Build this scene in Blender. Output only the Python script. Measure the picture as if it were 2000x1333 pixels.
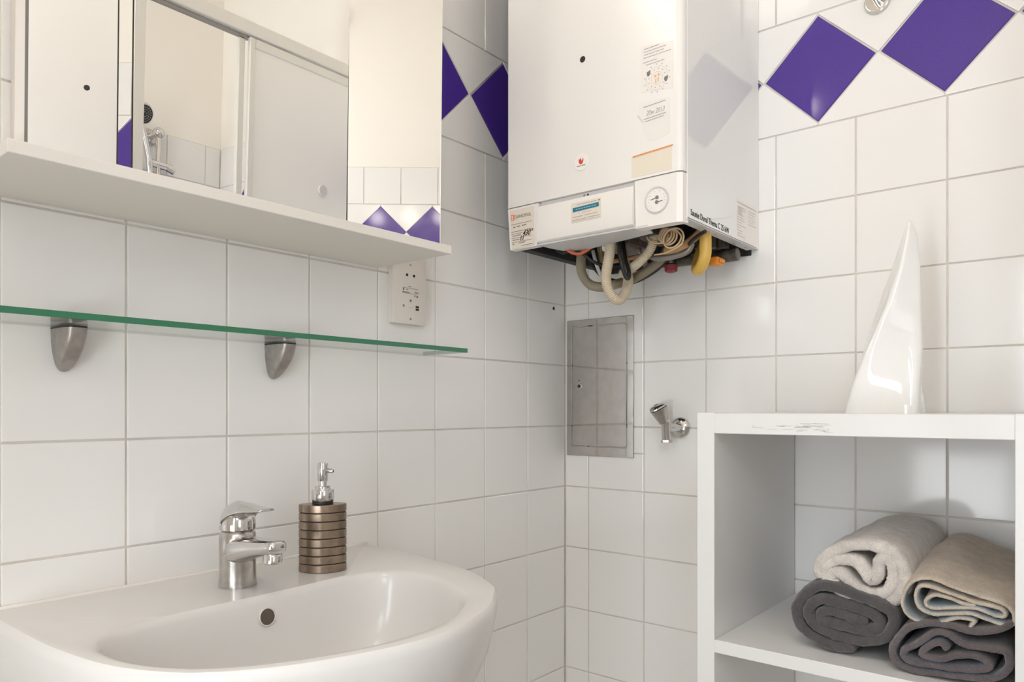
import bpy, bmesh, math, random
from mathutils import Vector, Matrix, noise
random.seed(7)
for o in list(bpy.data.objects): bpy.data.objects.remove(o)
S = bpy.context.scene
C = S.collection
PI = math.pi
R = math.radians

# ------------------------------------------------------------------ camera
cd = bpy.data.cameras.new('camera'); cam = bpy.data.objects.new('camera', cd); C.objects.link(cam)
cam.location = (-1.49852, -1.06344, 0.04268)
cam.rotation_euler = (PI/2, 0, -.8813)
cd.sensor_width = 36.0; cd.sensor_fit = 'HORIZONTAL'
cd.lens = 1434.49/2000*36
cd.shift_y = (798.8-666.5)/2000
cd.clip_start = .02
S.camera = cam
# ------------------------------------------------------------------ world, lamps, exposure
w = bpy.data.worlds.new('world'); S.world = w; w.use_nodes = True
bg = w.node_tree.nodes['Background']; bg.inputs[0].default_value = (.78, .88, 1, 1); bg.inputs[1].default_value = .4
def area(name, loc, rot, sx, sy, power, col):
    l = bpy.data.lights.new(name, 'AREA'); l.shape = 'RECTANGLE'; l.size = sx; l.size_y = sy; l.energy = power; l.color = col
    o = bpy.data.objects.new(name, l); C.objects.link(o); o.location = loc; o.rotation_euler = rot; return o
WX = -1.95                                   # room side of the window wall
DAYW = (56.0, 44.0, 24.0)                                  # watts per square metre of opening
WINS = [(-.975, -.775, -.56, .64), (-1.84, -1.38, .60, 1.20), (-.76, -.36, -.56, -.10)]   # openings in the window wall, last two added for light: y0 y1 z0 z1
WN2 = (-1.8596, -1.2596, -.30, .60)              # opening added to the back wall for left-wall light: x0 x1 z0 z1
for (y0, y1, z0, z1), wm2, tint in zip(WINS, DAYW, ((.91, .98, 1.05), (.91, .975, 1.05), (.96, .98, .98))):
    area('daylight_fill', (WX-.14, (y0+y1)/2, (z0+z1)/2), (0, -PI/2, 0), z1-z0, y1-y0, wm2*(y1-y0)*(z1-z0), tint)  # first shines through the inferred opening; the other two are added fill
area('fill_back', ((WN2[0]+WN2[1])/2, -1.90-.14, (WN2[2]+WN2[3])/2), (PI/2, 0, 0), WN2[1]-WN2[0], WN2[3]-WN2[2], 2.5, (1.0, .955, .90))  # fill light behind the added back opening
S.view_settings.view_transform = 'Standard'
S.view_settings.look = 'None'
S.view_settings.gamma = 1
S.view_settings.use_curve_mapping = False
S.view_settings.exposure = 0.10
try:
    S.cycles.diffuse_bounces = 8; S.cycles.glossy_bounces = 8; S.cycles.transmission_bounces = 10; S.cycles.max_bounces = 14
    S.cycles.caustics_reflective = False; S.cycles.caustics_refractive = False
except Exception: pass

PTS = {
    'hose_front': [(-0.25, -0.2916, 0.3912), (-0.27, -0.297, 0.3417), (-0.28, -0.2962, 0.3053), (-0.28, -0.2986, 0.2802), (-0.27, -0.3051, 0.2608), (-0.25, -0.308, 0.2569), (-0.22, -0.3041, 0.2771), (-0.19, -0.2923, 0.3081), (-0.16, -0.2684, 0.3417), (-0.14, -0.2478, 0.38)],
    'hose_left': [(-0.2, -0.1925, 0.4156), (-0.2, -0.1833, 0.3625), (-0.2, -0.1859, 0.3296), (-0.19, -0.1988, 0.3067), (-0.18, -0.2257, 0.2997), (-0.17, -0.2534, 0.3045), (-0.16, -0.2844, 0.3131), (-0.15, -0.3112, 0.3273), (-0.14, -0.3388, 0.3486), (-0.14, -0.3562, 0.3704)],
    'hose_mid': [(-0.21, -0.2898, 0.315), (-0.22, -0.3308, 0.33), (-0.22, -0.3536, 0.3472), (-0.22, -0.3637, 0.3628), (-0.22, -0.3682, 0.3851)],
    'cable_loop': [(-0.25, -0.3103, 0.3833), (-0.26, -0.3141, 0.351), (-0.26, -0.3187, 0.3255), (-0.25, -0.3207, 0.3037), (-0.245, -0.3247, 0.2979), (-0.24, -0.3229, 0.3129), (-0.23, -0.3088, 0.3414), (-0.22, -0.297, 0.3857)],
    'cable_left': [(-0.27, -0.1632, 0.3912), (-0.27, -0.1684, 0.3746), (-0.27, -0.1866, 0.3626), (-0.26, -0.2026, 0.3673), (-0.25, -0.2235, 0.3578), (-0.24, -0.2417, 0.3413), (-0.22, -0.2597, 0.3338), (-0.2, -0.2838, 0.3359)],
    'wire_orange': [(-0.28, -0.1783, 0.3789), (-0.275, -0.1965, 0.3688), (-0.27, -0.2095, 0.3595), (-0.26, -0.224, 0.3581), (-0.25, -0.2483, 0.372)],
    'pipe_grey': [(-0.19, -0.3289, 0.3627), (-0.19, -0.3404, 0.3488), (-0.19, -0.3598, 0.3411), (-0.19, -0.39, 0.3402), (-0.19, -0.4225, 0.3458), (-0.19, -0.4332, 0.3611)],
    'pipe_tan': [(-0.2, -0.4671, 0.3862), (-0.2, -0.438, 0.3655), (-0.2, -0.4092, 0.3529), (-0.2, -0.3819, 0.3517)],
    'coil_tail': [(-0.25, -0.3845, 0.3352), (-0.26, -0.4113, 0.3329), (-0.27, -0.4373, 0.3362), (-0.275, -0.4521, 0.3408)],
    'pipe_black': [(-0.12, -0.1498, 0.3853), (-0.12, -0.1701, 0.3542), (-0.12, -0.2099, 0.3213), (-0.11, -0.2615, 0.3192), (-0.1, -0.3114, 0.3432), (-0.1, -0.3413, 0.3739)],
    'pipe_copper': [(-0.15, -0.2221, 0.3577), (-0.16, -0.2598, 0.3557), (-0.16, -0.2965, 0.3573), (-0.15, -0.3266, 0.3655)],
    'pipe_grey_two': [(-0.14, -0.2764, 0.4139), (-0.15, -0.2871, 0.3858), (-0.15, -0.2992, 0.3628), (-0.13, -0.3, 0.3423)],
    'braid': [(-0.15, -0.1988, 0.4128), (-0.16, -0.2078, 0.3822), (-0.15, -0.2066, 0.3564)],
    'cable_right': [(-0.15, -0.3896, 0.3487), (-0.2, -0.4306, 0.3568), (-0.24, -0.4674, 0.3597), (-0.25, -0.4881, 0.3641)],
    'pipe_silver': [(-0.18, -0.2, 0.3799), (-0.18, -0.2103, 0.3459), (-0.16, -0.213, 0.3211), (-0.13, -0.2226, 0.3075)],
    'coil_c': [(-0.27, -0.4363, 0.3551), (-0.26, -0.4028, 0.3715)],
    'coil_low': [(-0.24, -0.3614, 0.3824), (-0.24, -0.3658, 0.3689), (-0.24, -0.3812, 0.3598), (-0.24, -0.4008, 0.359), (-0.24, -0.4082, 0.3724)],
    'gas_pipe': [(-0.2, -0.464, 0.3983), (-0.2, -0.465, 0.3499), (-0.2, -0.464, 0.3308), (-0.19, -0.4521, 0.3145), (-0.17, -0.4353, 0.3116), (-0.135, -0.4166, 0.3251), (-0.1, -0.4056, 0.3546), (-0.08, -0.4075, 0.3839), (-0.07, -0.4096, 0.4012)],
    'orange': [(-0.12, -0.4411, 0.3436), (-0.12, -0.4625, 0.3237)],
    'red': [(-0.1, -0.3413, 0.3363), (-0.1, -0.327, 0.338), (-0.1, -0.3413, 0.3481)],
    'valvebody': [(-0.1, -0.4321, 0.3614), (-0.1, -0.4484, 0.3623), (-0.1, -0.4697, 0.3593), (-0.1, -0.3507, 0.3565), (-0.1, -0.3762, 0.3585), (-0.1, -0.3989, 0.3607)],
    'plate': [(-0.005, -0.0391, 0.4021), (-0.005, -0.1458, 0.3777), (-0.005, -0.2668, 0.3628), (-0.005, -0.3417, 0.3615), (-0.005, -0.4351, 0.366), (-0.005, -0.4351, 0.3876)],
    'under': [(-0.3513, -0.1892, 0.366), (-0.3636, -0.408, 0.366), (-0.3161, -0.4824, 0.366), (-0.3246, -0.472, 0.366), (-0.2842, -0.4031, 0.366), (-0.247, -0.205, 0.366), (-0.3212, -0.2045, 0.366)],
    'underR': [(-0.341, -0.3949, 0.366), (-0.3246, -0.472, 0.366), (-0.3006, -0.4141, 0.366)],
    'faucet': [(-0.945, -0.186, -0.0921), (-0.945, -0.2195, -0.1362), (-0.945, -0.2018, -0.1499), (-0.945, -0.1036, -0.0956), (-0.945, -0.1485, -0.1376), (-0.945, -0.1131, -0.1703)],
    'towelA': [(-0.712, -0.2176), (-0.7063, -0.2058), (-0.717, -0.1845), (-0.7397, -0.1692), (-0.7722, -0.1598), (-0.8035, -0.1645), (-0.8223, -0.1798), (-0.8271, -0.2027), (-0.8205, -0.2262), (-0.8044, -0.2421), (-0.7834, -0.2463), (-0.759, -0.2422), (-0.7338, -0.2319), (-0.72, -0.2195), (-0.716, -0.2044), (-0.7279, -0.1903), (-0.7436, -0.1858), (-0.7609, -0.1884), (-0.7722, -0.1986), (-0.7825, -0.2103), (-0.7898, -0.2022), (-0.7917, -0.1839), (-0.8017, -0.1756), (-0.8107, -0.1853), (-0.8116, -0.2069), (-0.8044, -0.2259), (-0.7871, -0.2326), (-0.7665, -0.2278), (-0.7513, -0.2169), (-0.7397, -0.2073), (-0.7279, -0.209), (-0.7259, -0.2197), (-0.7377, -0.2272)],
    'towelB': [(-0.7615, -0.3321), (-0.7347, -0.3351), (-0.713, -0.3302), (-0.6948, -0.3227), (-0.6825, -0.313), (-0.6779, -0.2991), (-0.6787, -0.282), (-0.6907, -0.262), (-0.71, -0.2477), (-0.7366, -0.2454), (-0.7672, -0.254), (-0.7949, -0.2615), (-0.812, -0.2717), (-0.8146, -0.2869), (-0.803, -0.3069), (-0.7765, -0.3184), (-0.7463, -0.3197), (-0.7189, -0.313), (-0.7019, -0.3039), (-0.6948, -0.2907), (-0.6999, -0.2761), (-0.714, -0.2674), (-0.7327, -0.2678), (-0.7615, -0.2715), (-0.7848, -0.2778), (-0.7949, -0.2878), (-0.7894, -0.2988), (-0.7709, -0.3035), (-0.7482, -0.301), (-0.7288, -0.3008), (-0.715, -0.2983), (-0.714, -0.2885), (-0.7278, -0.2824), (-0.7482, -0.2848), (-0.7634, -0.2899), (-0.7793, -0.2909)],
    'towelC': [(-0.9157, -0.2576), (-0.9111, -0.2512), (-0.9157, -0.2413), (-0.897, -0.2405), (-0.8729, -0.251), (-0.8514, -0.2531), (-0.8362, -0.2455), (-0.8293, -0.2314), (-0.8327, -0.2117), (-0.8447, -0.1976), (-0.8647, -0.1927), (-0.8858, -0.1979), (-0.9095, -0.2052), (-0.934, -0.2102), (-0.9519, -0.2152), (-0.96, -0.2252), (-0.9578, -0.237), (-0.946, -0.2392), (-0.928, -0.2363), (-0.9095, -0.2321), (-0.8858, -0.2376), (-0.8647, -0.2395), (-0.8497, -0.2317), (-0.8455, -0.2173), (-0.8514, -0.2051), (-0.868, -0.2044), (-0.889, -0.2103), (-0.9126, -0.2165), (-0.934, -0.2182), (-0.9475, -0.2212), (-0.949, -0.2281), (-0.9371, -0.2293), (-0.9188, -0.2244), (-0.9001, -0.2268), (-0.8778, -0.2316), (-0.8614, -0.2307), (-0.8581, -0.2228), (-0.8696, -0.2144), (-0.8874, -0.217), (-0.9033, -0.2217), (-0.9173, -0.2202)],
    'towelD': [(-0.9604, -0.2398), (-0.9436, -0.2509), (-0.9133, -0.2596), (-0.8866, -0.2575), (-0.8573, -0.2584), (-0.8337, -0.2718), (-0.82, -0.2942), (-0.8165, -0.3093), (-0.8234, -0.3221), (-0.8456, -0.3256), (-0.8786, -0.3245), (-0.9133, -0.3209), (-0.9406, -0.3136), (-0.9553, -0.2969), (-0.9509, -0.2786), (-0.9316, -0.2791), (-0.9055, -0.2792), (-0.8834, -0.2682), (-0.8672, -0.2705), (-0.8473, -0.2904), (-0.832, -0.3021), (-0.8337, -0.3132), (-0.8523, -0.3156), (-0.8818, -0.3136), (-0.9133, -0.311), (-0.9346, -0.3008), (-0.9225, -0.2936), (-0.8977, -0.2954), (-0.8737, -0.3044), (-0.854, -0.3031), (-0.8656, -0.2857), (-0.8786, -0.2811), (-0.885, -0.289)],
}

# ------------------------------------------------------------------ materials
def mat(name, col, rough=.5, metal=0, spec=.5, bump=0, bscale=200, var=0, vscale=20, coat=0, trans=0, sheen=0, emit=0):
    m = bpy.data.materials.new(name); m.use_nodes = True
    nt = m.node_tree; b = nt.nodes['Principled BSDF']; N = nt.nodes; L = nt.links
    b.inputs['Base Color'].default_value = (*col, 1); b.inputs['Roughness'].default_value = rough
    b.inputs['Metallic'].default_value = metal; b.inputs['Specular IOR Level'].default_value = spec
    b.inputs['Coat Weight'].default_value = coat; b.inputs['Coat Roughness'].default_value = .05
    b.inputs['Transmission Weight'].default_value = trans
    b.inputs['Sheen Weight'].default_value = sheen
    if emit:
        b.inputs['Emission Color'].default_value = (*col, 1); b.inputs['Emission Strength'].default_value = emit
    tc = None
    if bump or var:
        tc = N.new('ShaderNodeTexCoord')
    if bump:
        n = N.new('ShaderNodeTexNoise'); n.inputs['Scale'].default_value = bscale; n.inputs['Detail'].default_value = 3
        L.new(tc.outputs['Object'], n.inputs['Vector'])
        bp = N.new('ShaderNodeBump'); bp.inputs['Strength'].default_value = bump; bp.inputs['Distance'].default_value = .001
        L.new(n.outputs['Fac'], bp.inputs['Height']); L.new(bp.outputs['Normal'], b.inputs['Normal'])
    if var:
        n2 = N.new('ShaderNodeTexNoise'); n2.inputs['Scale'].default_value = vscale; n2.inputs['Detail'].default_value = 4
        L.new(tc.outputs['Object'], n2.inputs['Vector'])
        mr = N.new('ShaderNodeMapRange'); mr.inputs['From Min'].default_value = .3; mr.inputs['From Max'].default_value = .7
        mr.inputs['To Min'].default_value = 1-var; mr.inputs['To Max'].default_value = 1+var*.3
        L.new(n2.outputs['Fac'], mr.inputs['Value'])
        mx = N.new('ShaderNodeVectorMath'); mx.operation = 'SCALE'; mx.inputs[0].default_value = col
        L.new(mr.outputs[0], mx.inputs['Scale']); L.new(mx.outputs[0], b.inputs['Base Color'])
    return m
M = {}
M['tile'] = mat('white_glaze', (.82, .808, .788), .10, spec=.5, bump=.06, bscale=14)
M['blue'] = mat('blue_glaze', (.075, .034, .29), .09, spec=.5, bump=.05, bscale=14, var=.12, vscale=300)
M['grout'] = mat('grout', (.70, .655, .595), .9, bump=.3, bscale=400, var=.18, vscale=12)
M['plaster'] = mat('plaster', (.87, .835, .775), .85, bump=.15, bscale=120)
M['ceiling'] = mat('ceiling_paint', (.88, .86, .83), .9)
M['floor'] = mat('floor_stone', (.52, .48, .42), .45, var=.12, vscale=6)
M['ceramic'] = mat('sanitary_ceramic', (.70, .685, .665), .22, spec=.5)
M['chrome'] = mat('chrome', (.66, .645, .63), .10, metal=1)
M['chrome_worn'] = mat('worn_chrome', (.56, .535, .51), .22, metal=1, bump=.1, bscale=60, var=.2, vscale=90)
M['steel'] = mat('polished_steel', (.62, .60, .58), .07, metal=1, bump=.09, bscale=9, var=.10, vscale=40)
M['steel_dark'] = mat('dull_steel', (.45, .43, .41), .4, metal=1, bump=.2, bscale=300)
M['pewter'] = mat('pewter', (.42, .39, .365), .42, metal=.85, bump=.35, bscale=240, var=.2, vscale=70)
M['black'] = mat('black_rubber', (.012, .011, .010), .5)
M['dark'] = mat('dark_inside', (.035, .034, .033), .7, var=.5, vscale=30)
M['darkmetal'] = mat('dark_metal', (.16, .145, .125), .45, metal=.7, var=.5, vscale=60)
M['mirror'] = mat('mirror_silver', (.93, .93, .915), .0, metal=1)
M['mirror_edge'] = mat('mirror_edge', (.17, .17, .155), .25, spec=.6)
M['laminate'] = mat('white_laminate', (.72, .68, .63), .45, bump=.08, bscale=300)
M['boiler'] = mat('boiler_enamel', (.80, .775, .74), .24, spec=.5)
M['boiler_side'] = mat('boiler_side_enamel', (.79, .785, .77), .06, spec=.5)
M['boiler_grey'] = mat('boiler_grey', (.62, .61, .61), .4)
M['plastic'] = mat('white_plastic', (.80, .765, .72), .3, spec=.5)
M['socket'] = mat('socket_plastic', (.74, .69, .64), .35)
M['label'] = mat('label_paper', (.72, .64, .55), .55)
M['label_cream'] = mat('label_cream', (.76, .68, .56), .5)
M['label_white'] = mat('label_white', (.82, .78, .74), .4)
M['label_clear'] = mat('label_clear', (.79, .755, .71), .22)
M['ink'] = mat('black_ink', (.012, .012, .012), .6)
M['ink_grey'] = mat('grey_ink', (.42, .39, .36), .6)
M['ink_mid'] = mat('mid_ink', (.20, .17, .15), .6)
M['orange_ink'] = mat('orange_ink', (.75, .16, .06), .6)
M['red_ink'] = mat('red_ink', (.62, .06, .035), .6)
M['peach_ink'] = mat('peach_ink', (.80, .50, .24), .6)
M['teal_ink'] = mat('teal_ink', (.02, .17, .25), .5)
M['teal_pale'] = mat('pale_teal_ink', (.25, .45, .50), .5)
M['hose'] = mat('cream_hose', (.58, .49, .36), .45)
M['hose_dark'] = mat('grey_hose', (.36, .31, .22), .45)
M['cream_wire'] = mat('cream_wire', (.66, .47, .28), .45)
M['tan'] = mat('tan_pipe', (.50, .29, .13), .45, var=.3, vscale=60)
M['yellow'] = mat('yellow_gas_pipe', (.75, .47, .10), .4, var=.12, vscale=40)
M['orange'] = mat('orange_handle', (.75, .27, .02), .4)
M['red'] = mat('dark_red_handle', (.25, .03, .04), .45)
M['redwire'] = mat('orange_wire', (.60, .14, .06), .5)
M['brown'] = mat('brown_casting', (.20, .155, .125), .5, var=.4, vscale=50)
M['brass'] = mat('aged_brass', (.34, .27, .13), .4, metal=.6)
M['greypipe'] = mat('grey_pipe', (.30, .28, .25), .4, metal=.4)
M['bronze'] = mat('brushed_bronze', (.33, .255, .195), .30, metal=1, bump=.05, bscale=500, var=.12, vscale=160)
M['unit'] = mat('white_unit_board', (.735, .728, .715), .38, bump=.05, bscale=250)
M['vase'] = mat('white_porcelain', (.83, .82, .80), .05, spec=.6, coat=.4)
M['frost'] = mat('frosted_panel', (.93, .93, .92), .5)
M['alu'] = mat('white_aluminium', (.80, .79, .76), .28, metal=.2)
M['fill_glow'] = mat('fill_glow', (1.0, .93, .86), .4, emit=16.5)
M['bulb'] = mat('warm_bulb', (1.0, .90, .80), .3, emit=21.0)
M['redtip'] = mat('red_tip', (.35, .02, .02), .4)
M['pane'] = None
def glass_material():
    m = bpy.data.materials.new('shelf_glass'); m.use_nodes = True
    nt = m.node_tree; N = nt.nodes; L = nt.links; b = N['Principled BSDF']
    out = N['Material Output']
    tr = N.new('ShaderNodeBsdfTransparent'); tr.inputs[0].default_value = (.965, .985, .972, 1)
    gl = N.new('ShaderNodeBsdfGlossy'); gl.inputs['Roughness'].default_value = .02
    fr = N.new('ShaderNodeFresnel'); fr.inputs[0].default_value = 1.5
    ge = N.new('ShaderNodeNewGeometry'); mu = N.new('ShaderNodeMath'); mu.operation = 'MULTIPLY_ADD'; mu.inputs[1].default_value = -1; mu.inputs[2].default_value = 1
    L.new(ge.outputs['Backfacing'], mu.inputs[0]); m2 = N.new('ShaderNodeMath'); m2.operation = 'MULTIPLY'; L.new(mu.outputs[0], m2.inputs[0]); L.new(fr.outputs[0], m2.inputs[1])
    mx = N.new('ShaderNodeMixShader'); L.new(m2.outputs[0], mx.inputs[0]); L.new(tr.outputs[0], mx.inputs[1]); L.new(gl.outputs[0], mx.inputs[2])
    L.new(mx.outputs[0], out.inputs[0]); N.remove(b)
    return m
M['glass'] = glass_material()
M['glass_edge'] = mat('green_glass_edge', (.035, .17, .09), .12, spec=.5)
def pane_material():
    m = M['glass'].copy(); m.name = 'window_glass'
    for n in m.node_tree.nodes:
        if n.type == 'BSDF_TRANSPARENT': n.inputs[0].default_value = (.97, .97, .97, 1)
    return m
M['pane'] = pane_material()
def terry(name, col, col2=None):
    m = mat(name, col, .95, spec=.1, sheen=.35)
    nt = m.node_tree; N = nt.nodes; L = nt.links; b = N['Principled BSDF']
    tc = N.new('ShaderNodeTexCoord')
    vo = N.new('ShaderNodeTexVoronoi'); vo.inputs['Scale'].default_value = 850
    no = N.new('ShaderNodeTexNoise'); no.inputs['Scale'].default_value = 60; no.inputs['Detail'].default_value = 6
    L.new(tc.outputs['Object'], vo.inputs['Vector']); L.new(tc.outputs['Object'], no.inputs['Vector'])
    bp = N.new('ShaderNodeBump'); bp.inputs['Strength'].default_value = .8; bp.inputs['Distance'].default_value = .0011; bp.invert = True
    L.new(vo.outputs['Distance'], bp.inputs['Height']); L.new(bp.outputs['Normal'], b.inputs['Normal'])
    mr = N.new('ShaderNodeMapRange'); mr.inputs['From Max'].default_value = .7; mr.inputs['To Min'].default_value = 1.08; mr.inputs['To Max'].default_value = .74
    L.new(vo.outputs['Distance'], mr.inputs['Value'])
    mr2 = N.new('ShaderNodeMapRange'); mr2.inputs['From Min'].default_value = .3; mr2.inputs['From Max'].default_value = .7; mr2.inputs['To Min'].default_value = .85; mr2.inputs['To Max'].default_value = 1.1
    L.new(no.outputs['Fac'], mr2.inputs['Value'])
    mu = N.new('ShaderNodeMath'); mu.operation = 'MULTIPLY'; L.new(mr.outputs[0], mu.inputs[0]); L.new(mr2.outputs[0], mu.inputs[1])
    sc = N.new('ShaderNodeVectorMath'); sc.operation = 'SCALE'; sc.inputs[0].default_value = col
    L.new(mu.outputs[0], sc.inputs['Scale']); L.new(sc.outputs[0], b.inputs['Base Color'])
    return m
M['terry_white'] = terry('cream_terry', (.80, .735, .68))
M['terry_dark'] = terry('charcoal_terry', (.11, .10, .10))
M['terry_beige'] = terry('beige_terry', (.70, .58, .46))
M['terry_blue'] = terry('pale_blue_terry', (.46, .52, .55))
M['terry_plum'] = terry('plum_grey_terry', (.165, .135, .135))
M['terry_plum2'] = terry('slate_terry', (.13, .13, .16))

# ------------------------------------------------------------------ object helpers
OFF = {}
def thing(name, loc, label, cat, group=None):
    o = bpy.data.objects.new(name, None); C.objects.link(o); o.location = loc; o.empty_display_size = .05
    OFF[o] = Vector(loc); o['label'] = label; o['category'] = cat
    if group: o['group'] = group
    return o
def link_mesh(name, me, parent=None):
    o = bpy.data.objects.new(name, me); C.objects.link(o)
    if parent: o.parent = parent
    return o
def part(name, bm, mats, parent=None, smooth=False, label=None, origin=None):
    off = OFF[parent] if parent else (Vector(origin) if origin else Vector((0, 0, 0)))
    bmesh.ops.recalc_face_normals(bm, faces=bm.faces)
    bmesh.ops.translate(bm, verts=bm.verts, vec=-off)
    me = bpy.data.meshes.new(name); bm.to_mesh(me); bm.free()
    for m in (mats if isinstance(mats, (list, tuple)) else [mats]): me.materials.append(m)
    if smooth is not False:
        for p in me.polygons: p.use_smooth = True
        if smooth is not True:
            try: me.set_sharp_from_angle(angle=R(smooth))
            except Exception: pass
    o = link_mesh(name, me, parent); OFF[o] = off
    if not parent: o.location = off
    if label: o['label'] = label
    return o
def structure(o): o['kind'] = 'structure'; return o
def tag(o, label, cat, group=None):
    o['label'] = label; o['category'] = cat
    if group: o['group'] = group
    return o
def BM(): return bmesh.new()
def bx(bm, lo, hi, bev=0, seg=2, mi=0):
    t = bmesh.new()
    bmesh.ops.create_cube(t, size=1)
    for v in t.verts:
        v.co = Vector([lo[i] + (v.co[i]+.5)*(hi[i]-lo[i]) for i in range(3)])
    if bev: bmesh.ops.bevel(t, geom=t.edges[:], offset=bev, segments=seg, affect='EDGES', profile=.5)
    merge(bm, t, mi); return bm
def merge(bm, t, mi=0, mtx=None):
    vm = {}
    for v in t.verts: vm[v] = bm.verts.new(mtx @ v.co if mtx else v.co)
    for f in t.faces:
        try:
            nf = bm.faces.new([vm[v] for v in f.verts]); nf.material_index = mi
        except ValueError: pass
    t.free()
def loft(bm, rings, closed=True, cap0=True, cap1=True, mi=0):
    vs = [[bm.verts.new(p) for p in r] for r in rings]
    n = len(rings[0])
    for a, b in zip(vs[:-1], vs[1:]):
        for i in range(n if closed else n-1):
            f = bm.faces.new((a[i], a[(i+1) % n], b[(i+1) % n], b[i])); f.material_index = mi
    if cap0: bm.faces.new(vs[0][::-1]).material_index = mi
    if cap1: bm.faces.new(vs[-1]).material_index = mi
    return vs
def smooth_path(pts, n=6):
    p = [Vector(a) for a in pts]; out = []
    for i in range(len(p)-1):
        p0 = p[max(i-1, 0)]; p1 = p[i]; p2 = p[i+1]; p3 = p[min(i+2, len(p)-1)]
        for k in range(n):
            t = k/n
            out.append(.5*((2*p1)+(p2-p0)*t+(2*p0-5*p1+4*p2-p3)*t*t+(3*p1-p0-3*p2+p3)*t**3))
    out.append(p[-1]); return out
def resample(p, step):
    out = [p[0].copy()]; acc = 0
    for a, b in zip(p[:-1], p[1:]):
        L = (b-a).length
        if L < 1e-9: continue
        while acc + L >= step:
            t = (step-acc)/L; a = a.lerp(b, t); out.append(a.copy()); L = (b-a).length; acc = 0
        acc += L
    return out
def tube(bm, pts, rad, seg=12, cap=True, mi=0):
    rings = []; n = len(pts); up = None
    for i in range(n):
        d = (pts[min(i+1, n-1)] - pts[max(i-1, 0)]).normalized()
        if up is None:
            up = d.orthogonal().normalized()
        up = (up - d*up.dot(d)).normalized(); sd = d.cross(up)
        r = rad(i) if callable(rad) else rad
        rings.append([pts[i] + (up*math.cos(2*PI*k/seg) + sd*math.sin(2*PI*k/seg))*r for k in range(seg)])
    loft(bm, rings, cap0=cap, cap1=cap, mi=mi); return bm
def axis_frame(axis):
    a = Vector(axis).normalized(); u = a.orthogonal().normalized(); return a, u, a.cross(u)
def lathe(bm, prof, origin, axis=(0, 0, 1), seg=24, cap=True, mi=0):
    a, u, v = axis_frame(axis); o = Vector(origin)
    loft(bm, [[o + a*h + (u*math.cos(2*PI*k/seg)+v*math.sin(2*PI*k/seg))*max(r, 1e-5) for k in range(seg)] for r, h in prof], cap0=cap, cap1=cap, mi=mi)
    return bm
def clip(poly, ax, val, keep_less):
    out = []; n = len(poly)
    ins = (lambda p: p[ax] <= val+1e-9) if keep_less else (lambda p: p[ax] >= val-1e-9)
    for i in range(n):
        a, b = poly[i], poly[(i+1) % n]
        if ins(a): out.append(a)
        if ins(a) != ins(b):
            t = (val-a[ax])/(b[ax]-a[ax]); out.append(tuple(a[k]+(b[k]-a[k])*t for k in range(2)))
    return out
def inset(poly, d):
    n = len(poly); A = sum(poly[i][0]*poly[(i+1) % n][1]-poly[(i+1) % n][0]*poly[i][1] for i in range(n))
    s = 1 if A > 0 else -1; lines = []
    for i in range(n):
        a = Vector(poly[i]); b = Vector(poly[(i+1) % n]); e = (b-a).normalized(); nrm = Vector((-e.y, e.x))*s
        lines.append((a+nrm*d, e))
    out = []
    for i in range(n):
        (p, d1), (q, d2) = lines[i-1], lines[i]
        den = d1.x*d2.y-d1.y*d2.x
        if abs(den) < 1e-6: out.append(tuple(q)); continue
        t = ((q-p).x*d2.y-(q-p).y*d2.x)/den; out.append(tuple(p+d1*t))
    return out
# text as flat mesh. face: 'x' faces -x (reads towards -y), 'y' faces -y (reads towards +x)
def text_mesh(s, size, shear=0, depth=.0002, bold=0):
    cu = bpy.data.curves.new('t', 'FONT'); cu.body = s; cu.size = size; cu.shear = shear; cu.extrude = depth; cu.offset = bold; cu.resolution_u = 3
    o = bpy.data.objects.new('t', cu); C.objects.link(o)
    dg = bpy.context.evaluated_depsgraph_get(); dg.update()
    me = bpy.data.meshes.new_from_object(o.evaluated_get(dg))
    bpy.data.objects.remove(o); bpy.data.curves.remove(cu); return me
FX = Matrix(((0, 0, -1), (-1, 0, 0), (0, 1, 0)))   # columns X->-y, Y->z, Z->-x
FY = Matrix(((1, 0, 0), (0, 0, -1), (0, 1, 0)))    # columns X->x, Y->z, Z->-y
def text(bm, s, size, loc, face='x', shear=0, rot=0, mi=0, bold=0, stretch=1):
    me = text_mesh(s, size, shear, bold=bold)
    F = (FX if face == 'x' else FY).to_4x4()
    mtx = Matrix.Translation(loc) @ F @ Matrix.Rotation(rot, 4, 'Z') @ Matrix.Diagonal((stretch, 1, 1, 1))
    t = bmesh.new(); t.from_mesh(me); bpy.data.meshes.remove(me); merge(bm, t, mi, mtx)
def fpt(face, a, z, d):            # a along the reading direction coordinate, d = plane offset
    return (d, a, z) if face == 'x' else (a, d, z)
def bar(bm, face, d, a0, z0, a1, z1, wd, mi=0, th=.0003):
    a = Vector((a0, z0)); b = Vector((a1, z1)); e = (b-a).normalized(); n = Vector((-e.y, e.x))*wd/2
    q = [a-n, b-n, b+n, a+n]
    loft(bm, [[Vector(fpt(face, p.x, p.y, d)) for p in q], [Vector(fpt(face, p.x, p.y, d-th)) for p in q]], mi=mi)
def plate(bm, face, d, poly, th=.0004, mi=0):
    loft(bm, [[Vector(fpt(face, p[0], p[1], d)) for p in poly], [Vector(fpt(face, p[0], p[1], d-th)) for p in poly]], mi=mi)

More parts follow.
